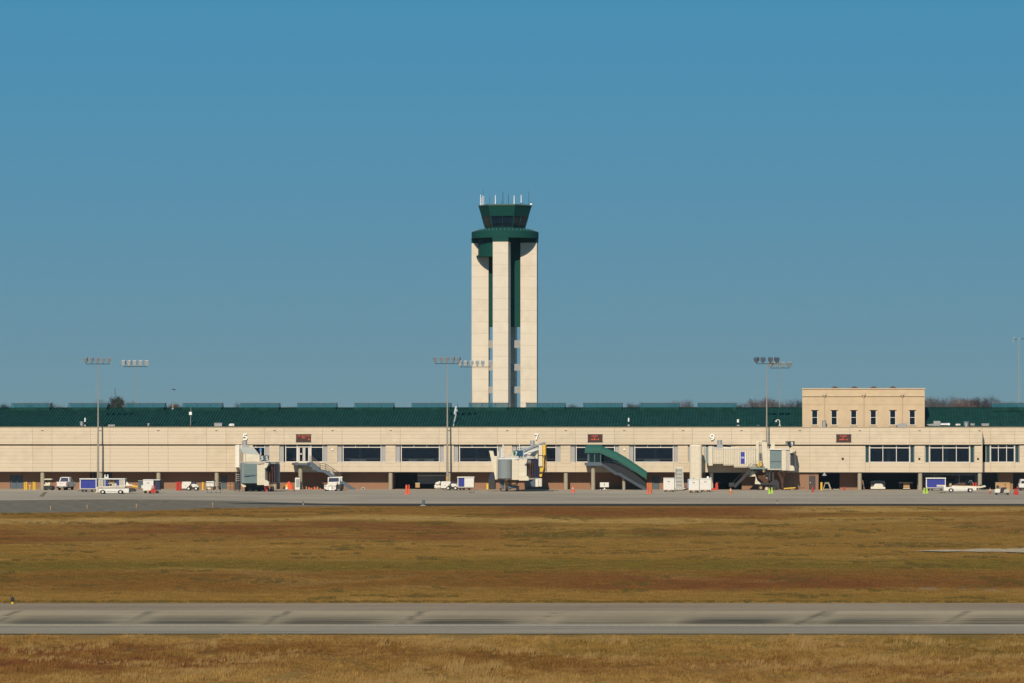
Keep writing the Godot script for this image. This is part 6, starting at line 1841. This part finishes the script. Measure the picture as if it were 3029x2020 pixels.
	for x in [613.0, 624.0, 638.0, 650.0]:
		bo("leg", M.dark, x - 0.7, 1452, x + 0.7, 1455, -0.1, 0)
		wheel(x, 1455.2, 1.4, 0.02, 0.06, null, M.dark)
	for e in [[671.5, 680], [681, 690]]:  # blocks added to stand for sunlit patches of the brick wall
		gthing("sunlit_brick_block", "tan block for sunlit brick, %s the boarding bridge numbered five" % ("left, farther from" if e[0] < 675 else "right, nearer to"), "crate", (e[0] + e[1]) / 2, 1447.5, "sunlit brick blocks")
		bo("body", M.brick, e[0], 1427, e[1], 1447, -0.6, 0)
		bo("lid", M.tan, e[0] - 0.3, 1426, e[1] + 0.3, 1427, -0.65, 0.05)
		bo("batten", M.tan, e[0], 1435, e[1], 1437, 0, 0.04)
	# tarpaulin heap, cabinet and clutter
	gthing("tarpaulin_heap", "orange and red tarpaulin heap against the brick wall", "heap", 852, 1446)
	for e in [[853, 1433, 10, 10, M.orange], [847, 1438, 8, 7, M.yellow], [860, 1440, 8, 8, M.orange], [841, 1441, 7, 5, M.rust], [855, 1428, 7, 5, M.red]]:
		nb()
		var c := v(e[0], 1447, -0.3)
		var seg := 9
		var ht: float = (1447 - (e[1] - e[3])) * sc
		for k in seg:
			for j in 3:
				var q := []
				for m2 in [[j, k], [j, k + 1], [j + 1, k + 1], [j + 1, k]]:
					var a: float = TAU * (m2[1] % seg) / seg
					var r: float = e[2] * sc * [1.0, 0.8, 0.42, 0.02][m2[0]] * (1 + 0.25 * sin(a * 3 + e[0]))
					q.append(c + Vector3(cos(a) * r, ht * [0, 0.45, 0.85, 1.0][m2[0]], -sin(a) * r * 0.7))
				quad(q[0], q[1], q[2], q[3])
		fin("fold", e[4])
	gthing("round_weight", "small white round weight before the tarpaulin heap", "weight", 847, 1447)
	nb(); lathe(Vector3.ZERO, [[0.12, 0.0], [0.19, 0.1], [0.19, 0.2], [0.1, 0.32], [0.0, 0.34]], 12); fin("weight_body", M.lampw)
	tb("weight_ring", M.dark, Vector3(0, 0.32, 0), Vector3(0, 0.38, 0), 0.03)
	gthing("folded_sign", "fallen red and black folded marker lying on the apron", "marker", 864, 1452)
	ex("panel", M.red, [857, 1452, 862, 1449.5, 870, 1451.5], -0.5, 0)
	ex("panel", M.black, [866, 1452, 868, 1449, 872, 1449.5, 871, 1452], -0.4, -0.1)
	gthing("service_cabinet", "white service cabinet with grey door beside the stair column", "cabinet", 878, 1447)
	bo("body", M.white, 872, 1412, 886, 1447, -0.7, 0)
	bo("door", M.grey, 875, 1416, 885, 1440, 0, 0.03)
	bo("roof", M.dark, 874, 1408.5, 884, 1412, -0.6, -0.1)
	gthing("floor_clutter", "low clutter of red and tan equipment under the steel stair", "equipment", 922, 1446)
	rng.seed = 5
	for k in 12:
		var x := 897 + k * 4.3
		var h := rng.randf_range(2.5, 8)
		bo(["hose_reel", "tool_case", "chock"][k % 3], [M.red, M.tan, M.rust, M.orange][k % 4], x, 1446 - h, x + rng.randf_range(2.5, 4.5), 1446, -1.2 + rng.randf_range(0, 0.5), -0.4)
	# pushback tug facing the camera
	gthing("pushback_tug", "white pushback tug with square windscreen facing the camera", "tug", 984, 1451)
	ex("nose", M.white, [958, 1434, 966, 1433, 969, 1428, 995, 1426, 996, 1432, 993, 1434, 993, 1446, 988, 1449, 966, 1448, 958, 1444], -1.6, 0)
	ex("cab_frame", M.white, [966, 1411, 1008, 1409, 1008, 1413, 1003, 1413.5, 1001, 1424, 1001, 1432, 966, 1431], -2.6, -1.6)
	ex("windscreen", M.navy, [969, 1413, 998, 1413, 998, 1424, 968, 1425], -1.6, -1.57)
	bo("screen_bar", M.white, 998, 1411, 1001, 1432, -1.6, -1.5)
	bo("screen_bar", M.white, 965.5, 1411, 968, 1431, -1.6, -1.5)
	bo("grille", M.dirty, 971, 1434, 985, 1445, 0, 0.03)
	for e in [[962, 1437], [990, 1437]]:
		bo("headlamp", M.dark, e[0] - 2, e[1] - 1, e[0] + 2, e[1] + 1, 0, 0.02)
	ex("tow_hook", M.lampw, [972, 1441, 976, 1438, 981, 1442, 980, 1449, 974, 1449], 0, 0.2)
	bo("side_body", M.dark, 996, 1432, 1008, 1446, -3.6, -0.4)
	for k in 3:
		bo("side_vent", M.lampw, 1004, 1412 + 4 * k, 1008, 1414.5 + 4 * k, -1.55, -1.5)
	for e in [[962, -0.6], [990, -0.6], [962, -3.2], [1002, -3.0]]:
		nb(); tube(v(e[0] - 3, 1446, e[1]), v(e[0] + 4, 1446, e[1]), 5 * sc, 5 * sc, 14); fin("wheel", M.tyre)
	gthing("small_hood", "small white arched hood standing near the brick wall", "hood", 1073, 1447)
	ex("shell", M.dirty, [1068.5, 1447, 1069, 1442, 1072, 1439.5, 1076, 1439.5, 1078, 1442, 1078, 1447], -0.4, 0)
	bo("opening", M.dark, 1071, 1442, 1076, 1446.5, 0, 0.01)
	# wheel chocks and cables left lying on the ground
	for e in [[1395, 1456, "dark wheel chock lying in front of the white cart"], [1628, 1452.5, "pair of dark chocks right of bridge numbered seven"], [2790, 1457, "dark chock lying left of the right belt loader"]]:
		gthing("wheel_chock", e[2], "chock", e[0], e[1], "wheel chocks")
		ex("wedge", M.black, [e[0] - 9, e[1], e[0] - 5, e[1] - 2, e[0] - 1, e[1] - 2.2, e[0] + 1, e[1]], -0.3, 0)
		ex("wedge", M.black, [e[0] + 2, e[1], e[0] + 4, e[1] - 2, e[0] + 7, e[1] - 1.8, e[0] + 9, e[1]], -0.3, 0)
		tb("rope", M.tan, v(e[0] - 1, e[1] - 0.6, -0.15), v(e[0] + 4, e[1] - 0.6, -0.15), 0.025)
	# tall orange delineators
	for e in [[1202, 1461, 27, 8.5, "tall orange delineator, the wider of the pair"], [1209.5, 1459.5, 26, 5, "tall orange delineator, the slimmer of the pair"]]:
		gthing("delineator", e[4], "delineator", e[0], e[1], "orange delineators")
		nb(); tube(Vector3(0, 0.05, 0), Vector3(0, e[2] * sc, 0), e[3] * sc / 2, e[3] * sc * 0.36, 14); fin("tube", M.orange)
		nb(); bb(-e[3] * sc * 0.7, 0, -0.25, e[3] * sc * 0.7, 0.06, 0.25); fin("foot", M.orange)
		nb(); tube(Vector3(0, e[2] * sc, 0), Vector3(0, e[2] * sc + 0.06, 0), e[3] * sc * 0.36, e[3] * sc * 0.2, 14); fin("cap", M.orange)
	gthing("tan_box", "tan square box inside the dark bay behind the delineators", "box", 1235, 1446)
	bo("case", M.tan, 1228.5, 1428.5, 1241, 1441, -0.7, 0)
	bo("lid", M.cream, 1228, 1427.5, 1241.5, 1429, -0.75, 0.04)
	for x in [1230.0, 1238.0]:
		bo("leg", M.dark, x, 1441, x + 1.2, 1446, -0.5, -0.1)
	gthing("bag_pile", "pile of white sacks heaped ahead of the tractor", "sacks", 1293, 1446)
	for e in [[1290, 1441, 7, 5], [1298, 1440, 8, 6], [1294, 1430, 8, 6], [1299, 1426, 4, 4], [1288, 1436, 5, 4]]:
		nb()
		var c := v(e[0], e[1], -0.4)
		var pf := []
		for k in 7:
			var a := -PI / 2 + PI * k / 6
			pf.append([cos(a) * e[2] * sc * (1 + 0.08 * sin(k * 2.3)), sin(a) * e[3] * sc])
		lathe(c, pf, 12); fin("sack", M.white)
	tug("white baggage tractor at the foot of the second mast", 1304, 1449, 1)
	gthing("mast_box", "tan electrical box strapped to the second mast", "box", 1324, 1448)
	bo("case", M.tan, 1320, 1408, 1328, 1423, 0.3, 0.55)
	bo("bracket", M.grey, 1322, 1423, 1326, 1448, 0.3, 0.45)
	bo("door", M.tan, 1320.8, 1410, 1327.2, 1421, 0.55, 0.58)
	cart_side("baggage cart with narrow blue curtains and white panel near the second mast", 1353, 1401.5, 1409, 1440, 1449, [[1355, 1363, M.blue], [1364.5, 1373, M.blue], [1373.5, 1401, M.white]])
	# ground power cart and traffic cones
	gthing("ground_power_cart", "small white box on a pedestal cart under the green stair", "cart", 1788, 1449)
	bo("box", M.white, 1775, 1426, 1801, 1440, -0.8, 0)
	bo("latch", M.dark, 1787, 1428, 1788.5, 1436, 0, 0.02)
	bo("pedestal", M.white, 1786, 1440, 1790, 1446, -0.5, -0.2)
	bo("skid", M.dirty, 1776, 1446, 1803, 1448, -0.9, 0.1)
	for e in [[1780, 0.05], [1799, 0.05]]:
		wheel(e[0], 1447.3, 1.7, e[1] + 0.1, 0.1, null, M.dark)
	cone("faded orange cone right of bridge numbered seven", 1695, 1455, 19, 13, M.orange, "traffic_cone", M.dirty)
	cone("orange cone stack at the foot of the green stair, left", 1917, 1459, 30, 8, M.orange)
	cone("orange cone stack at the foot of the green stair, right", 1925, 1459.5, 16, 8, M.orange)
	gthing("orange_barrier", "tan and orange barricade board at the foot of green stair", "barrier", 1921, 1458)
	bo("board", mk(Color(0.5, 0.17, 0.05), 0.8, 0, "patch", 0.8), 1914, 1427, 1929, 1447, -0.3, -0.22)
	for x in [1915.0, 1927.0]:
		bo("leg", M.rust, x, 1447, x + 1.3, 1458, -0.32, -0.2)
	cart_end("white cart left of the mobile steps", 1963, 1995, 1412.5, 1447, 1453.5, 2.2, M.dirty)
	cart_end("white cart in front of the cream pillar, with blue edge", 2038, 2068.5, 1416, 1448, 1456.5, 2.2, M.white)
	bo("blue_edge", mk(Color(0.1, 0.25, 0.6), 0.6), 2034.5, 1416, 2037.5, 1443, -1.4, -0.2)
	cart_end("white cart with round white lamp, right of the pillar", 2071.5, 2104, 1413.5, 1447, 1454, 2.2, M.dirty)
	tb("round_lamp", M.lampw, v(2094.5, 1414, -0.5), v(2094.5, 1408, -0.5), 0.2, 0.14)
	gthing("floor_jack", "red floor jack standing right of the white carts", "jack", 2116, 1449)
	ex("base", M.red, [2105, 1444, 2125, 1441, 2125, 1449, 2105, 1449], -0.6, 0)
	ex("lift_arm", M.red, [2116, 1441, 2117, 1430, 2121, 1425, 2124, 1428, 2125, 1442], -0.4, -0.1)
	tb("handle", M.dark, v(2123, 1428, -0.3), v(2134, 1425, -0.3), 0.03)
	cone("dull orange cone with white top before the long bridge stair", 2162, 1459, 17, 12, mk(Color(0.5, 0.16, 0.05), 0.8), "traffic_cone", M.cream)
	cone("lime cone under the long bridge, left of the pair", 2276.5, 1459, 17, 7, M.lime)
	cone("lime cone under the long bridge, right of the pair", 2284.5, 1458, 18, 7.5, M.lime)
	cone("red cone in front of the dark door", 2405, 1455.5, 19, 9, M.red, "traffic_cone", M.red)
	cone("red cone inside the recess right of the trestle", 2498, 1449, 11, 8, M.red)
	cone("lime cone beside the blue cart, left of the pair", 2735, 1458.5, 17, 7.5, M.lime)
	cone("lime cone beside the blue cart, right of the pair", 2743.5, 1458, 18, 7.5, M.lime)
	cone("brown cone with white top right of the belt loader", 2930.5, 1459.5, 18, 9, mk(Color(0.30, 0.10, 0.05), 0.8), "traffic_cone", M.cream)
	cone("red barrier cone at far right, left of the pair", 3004, 1462, 18, 11, M.red)
	cone("red barrier cone at far right, taller of the pair", 3011, 1463, 25, 10, M.red)
	# tow bar
	gthing("tow_bar", "yellow aircraft tow bar lying on small wheels by the brick wall", "tow bar", 2340, 1449.5)
	tb("bar", M.yellow, v(2320, 1444.5, 0), v(2354, 1442, 0), 0.1)
	tb("tow_head", M.black, v(2354, 1442, 0), v(2372, 1442.5, 0), 0.07, 0.04)
	tb("drawbar_tip", M.rust, v(2372, 1442.5, 0), v(2382, 1441, 0), 0.03)
	bo("axle_frame", M.dark, 2328, 1445, 2340, 1447, -0.2, 0.1)
	wheel(2336, 1447.5, 2, 0.15, 0.1, null, M.dark)
	wheel(2325, 1447.5, 2, 0.15, 0.1, null, M.dark)
	# trestle and things in the bays
	gthing("trestle", "pale A shaped trestle standing in the dark recess", "trestle", 2447, 1449)
	for s in [0.0, -1.0]:
		nb(); bar(v(2442, 1428, s), v(2436, 1448, s), 0.12, 0.2); bar(v(2452, 1428, s), v(2459, 1448, s), 0.12, 0.2); bp(2440, 1426.5, 2454, 1430, s - 0.1, s + 0.1); fin("leg_frame", M.column)
	nb(); bp(2436, 1445, 2460, 1447.5, -1.0, 0); fin("foot_rail", M.column)
	bo("top_beam", M.column, 2441, 1425.5, 2453, 1427.5, -1.1, 0.1)
	gthing("hanging_lamp", "bell shaped lamp hung in the dark recess", "lamp", 2440, 1449.5)
	T.position.z -= 2.2
	nb(); lathe(v(2440, 1406.5), [[0.34, 0.0], [0.3, 0.1], [0.15, 0.3], [0.06, 0.45]], 14); fin("shade", M.grey)
	tb("rod", M.dark, v(2440, 1398), Vector3(v(2440, 0).x, Y(1395) - 0.1, 0), 0.03)
	gthing("small_trolley", "small white trolley low in the dark recess", "trolley", 2475, 1448.5)
	ex("tray", M.dirty, [2467, 1443, 2471, 1446, 2483, 1445, 2483, 1447, 2468, 1447.5], -0.6, 0)
	wheel(2471, 1447.6, 1.4, 0.02, 0.06, null, M.dark)
	wheel(2480, 1447.6, 1.4, 0.02, 0.06, null, M.dark)
	gthing("plank", "brown plank leaning beside the column", "plank", 2557, 1448.5)
	nb(); bar(v(2553, 1420, -0.4), v(2558, 1448, 0), 0.15, 0.05); fin("board", M.brick)
	nb(); bar(v(2555.2, 1433, -0.12), v(2556, 1437, -0.06), 0.17, 0.05); fin("cleat", M.rust)
	# white cart tractor parked in the deep bay, and trailer
	gthing("bay_tractor", "white rounded tractor parked inside the dark bay", "tractor", 2597, 1447.0)
	ex("hood", M.white, [2588, 1432, 2592, 1428.5, 2607, 1428.5, 2612, 1432, 2613, 1438, 2620, 1440, 2620, 1445, 2577, 1445, 2577, 1439, 2585, 1438], -1.2, 0)
	ex("cab", M.grey, [2577, 1423, 2588, 1421, 2607, 1421, 2620, 1423, 2620, 1437, 2577, 1437], -2.4, -1.3)
	bo("plate", M.lime, 2597, 1440, 2601, 1442, 0, 0.01)
	for x in [2581.0, 2614.0]:
		bo("headlamp", M.tan, x - 1.5, 1434, x + 1.5, 1436.5, -0.02, 0.01)
		nb(); tube(v(x - 2, 1444, -0.5), v(x + 2, 1444, -0.5), 3 * sc, 3 * sc, 12); fin("wheel", M.tyre)
	gthing("bay_trailer", "rust orange flat trailer parked inside the dark bay", "trailer", 2680, 1447)
	bo("bed", M.grey, 2661, 1425, 2702, 1429, -2.4, -0.4)
	bo("box", M.tan, 2674, 1425, 2692, 1441, -1.2, 0)
	bo("bumper", M.cream, 2673, 1442, 2693, 1444.5, -0.2, 0.1)
	for x in [2664.0, 2697.0]:
		bo("panel", M.rust, x - 3, 1430, x + 5, 1440, -1.6, -0.6)
		nb(); tube(v(x - 2, 1444, -0.9), v(x + 2, 1444, -0.9), 3 * sc, 3 * sc, 12); fin("wheel", M.tyre)
	# right hand group
	cart_side("baggage cart with plain blue curtain behind the right belt loader", 2741, 2799, 1412, 1442, 1450, [[2744, 2797, M.blue]])
	loader("white belt loader with a tail nose and red canisters at right", 2815, 1455.5, true)
	gthing("scooter_cart", "small white and black scooter cart at the right", "cart", 2966, 1463)
	ex("nose", M.white, [2944, 1448, 2950, 1445, 2959, 1445, 2961, 1452, 2959, 1456, 2945, 1456], -1.1, 0)
	ex("dash", M.black, [2961, 1453, 2964, 1442, 2976, 1440, 2980, 1441, 2974, 1455, 2961, 1456], -1.1, -0.1)
	ex("tail", M.dirty, [2973, 1447, 2985, 1445, 2987, 1456, 2970, 1456], -1.1, 0)
	bo("seat", M.navy, 2950, 1435, 2957, 1444, -0.9, -0.3)
	bo("floor", M.black, 2947, 1456, 2986, 1458, -1.1, 0)
	for x in [2950.0, 2983.0]:
		wheel(x, 1459.4, 3.4, 0.02, 0.2, null, M.dark)
		nb(); tube(v(x, 1459.4, -1.1), v(x, 1459.4, -0.95), 3.4 * sc, 3.4 * sc, 12); fin("wheel", M.tyre)
	tb("steering_stem", M.dark, v(2959, 1445, -0.5), v(2961, 1437, -0.6), 0.03)
	gthing("cardboard_crate", "large tan cardboard crate behind the scooter cart", "crate", 2968, 1455)
	bo("box", M.tan, 2947, 1427, 2989, 1455, -1.8, 0)
	bo("flap", M.tan, 2946.5, 1426, 2989.5, 1427.5, -1.82, 0.04)
	nb(); bar(v(2971, 1429, 0.02), v(2976, 1435, 0.02), 0.1, 0.02); bar(v(2976, 1431, 0.02), v(2976, 1436, 0.02), 0.1, 0.02); fin("strap_mark", M.rust)
	# van cut by the right edge
	gthing("white_van", "white van cut off by the right edge of the view", "van", 3030, 1450)
	ex("body", M.white, [3017, 1432, 3020, 1429, 3022, 1417.5, 3026, 1417, 3062, 1417, 3062, 1444, 3018, 1444, 3017, 1440], -4.4, 0)
	ex("rear_window", M.navy, [3023.5, 1421, 3040, 1421, 3040, 1429, 3022.5, 1429], -0.05, 0.02)
	bo("bumper", M.dark, 3017, 1441, 3060, 1445, -0.2, 0.12)
	for x in [3021.0, 3054.0]:
		nb(); tube(v(x - 2, 1446, -0.7), v(x + 3, 1446, -0.7), 4.5 * sc, 4.5 * sc, 14); fin("wheel", M.tyre)
	# apron and taxiway edge lights
	var lx := 0
	for e in [[148, 1507.5], [256, 1504], [402, 1500.5], [628, 1497], [896, 1493], [2300, 1489.5]]:
		gthing("edge_light", ["leftmost small edge light on the asphalt shoulder", "second small edge light from the left", "third small edge light from the left", "fourth small edge light from the left", "small edge light below the steel stair", "small edge light below the long bridge"][lx], "edge light", e[0], e[1], "apron edge lights")
		tb("stake", M.tan if lx < 4 else M.dirty, Vector3.ZERO, Vector3(0, 0.28, 0), 0.055, 0.05)
		nb(); lathe(Vector3(0, 0.28, 0), [[0.07, 0.0], [0.07, 0.06], [0.05, 0.15], [0.0, 0.18]], 10); fin("lens", M.tan if lx < 4 else M.dark)
		lx += 1
	gthing("taxiway_light", "yellow stake light with black head beside the taxiway at left", "edge light", 35, 1786, "", -2.6)
	tb("stake", M.yellow, Vector3.ZERO, Vector3(0, 0.16, 0), 0.1, 0.08)
	nb(); lathe(Vector3(0, 0.16, 0), [[0.09, 0.0], [0.13, 0.06], [0.13, 0.22], [0.05, 0.34], [0.0, 0.36]], 12); fin("head", M.black)
	gthing("sign_box", "dark grey tapered sign box standing at the apron edge", "sign box", 1252, 1495)
	ex("housing", M.steel, [1246, 1495, 1248, 1480, 1249, 1478, 1256, 1478, 1256, 1481, 1255, 1494], -0.5, 0)
	bo("footing", M.conc2, 1243, 1494, 1259, 1496, -0.7, 0.2)
	# low dirt mounds in the infield
	for e in [[2748, 1746, 38, 16, "wider pale dirt mound in the red infield band"], [2936, 1747, 26, 10, "smaller pale dirt mound right of the wider one"], [2850, 1745, 20, 12, "dark weedy mound between the pale mounds"]]:
		gthing("dirt_mound", e[4], "mound", e[0], e[1], "dirt mounds", -2.62)
		nb()
		var pf := []
		for k in 6:
			var a := PI / 2 * k / 5
			pf.append([cos(a) * e[2] * sc, sin(a) * e[3] * 0.6 * sc])
		lathe(Vector3.ZERO, pf, 18); fin("mound", mk(Color(0.22, 0.12, 0.045) if e[0] != 2850 else Color(0.13, 0.08, 0.03), 0.95, 0, "patch", 0.8))

# ---------------------------------------------------------------- scene
func _ready() -> void:
	rng.seed = 2024
	nz.seed = 11
	nz.frequency = 0.06
	nz.fractal_octaves = 4
	nz2.seed = 23
	nz2.frequency = 0.11
	nz2.fractal_octaves = 4
	cb = Basis(Vector3.UP, deg_to_rad(YAW)) * Basis(Vector3.RIGHT, deg_to_rad(PITCH))
	var cam := Camera3D.new()
	cam.name = "camera"
	cam.transform = Transform3D(cb, EYE)
	cam.fov = rad_to_deg(2 * atan(1010.0 / F))
	cam.near = 1.0
	cam.far = 12000
	add_child(cam)
	cam.current = true
	var sky := ProceduralSkyMaterial.new()
	sky.sky_top_color = Color(0.027, 0.262, 0.49).linear_to_srgb()
	sky.sky_horizon_color = Color(0.176, 0.292, 0.332).linear_to_srgb()
	sky.sky_curve = 0.045
	sky.ground_horizon_color = sky.sky_horizon_color
	sky.ground_bottom_color = Color(0.2, 0.14, 0.06).linear_to_srgb()
	sky.ground_curve = 0.02
	sky.sun_angle_max = 3.0
	var env := Environment.new()
	env.background_mode = Environment.BG_SKY
	env.sky = Sky.new()
	env.sky.sky_material = sky
	env.tonemap_mode = Environment.TONE_MAPPER_LINEAR
	env.tonemap_exposure = 1.0
	env.fog_enabled = true
	env.fog_density = 0.00003
	env.fog_light_color = Color(0.17, 0.27, 0.34).linear_to_srgb()
	env.sdfgi_enabled = true
	env.ssao_enabled = true
	env.ssil_enabled = true
	var we := WorldEnvironment.new()
	we.name = "environment"
	we.environment = env
	add_child(we)
	var sun := DirectionalLight3D.new()
	sun.name = "sun"
	sun.light_energy = 1.5
	sun.light_angular_distance = 0.5
	sun.light_color = Color(1.0, 0.93, 0.82)
	sun.shadow_enabled = true
	var el := deg_to_rad(36.0)
	var az := deg_to_rad(8.0)
	add_child(sun)
	sun.look_at_from_position(Vector3.ZERO, -Vector3(-sin(az) * cos(el), sin(el), cos(az) * cos(el)))
	materials()
	ground()
	terminal()
	tower()
	masts()
	roof_kit()
	bridge5()
	bridge7()
	bridge9()
	stairs()
	vehicles()
	trees()
	rng.seed = 99
	turf()
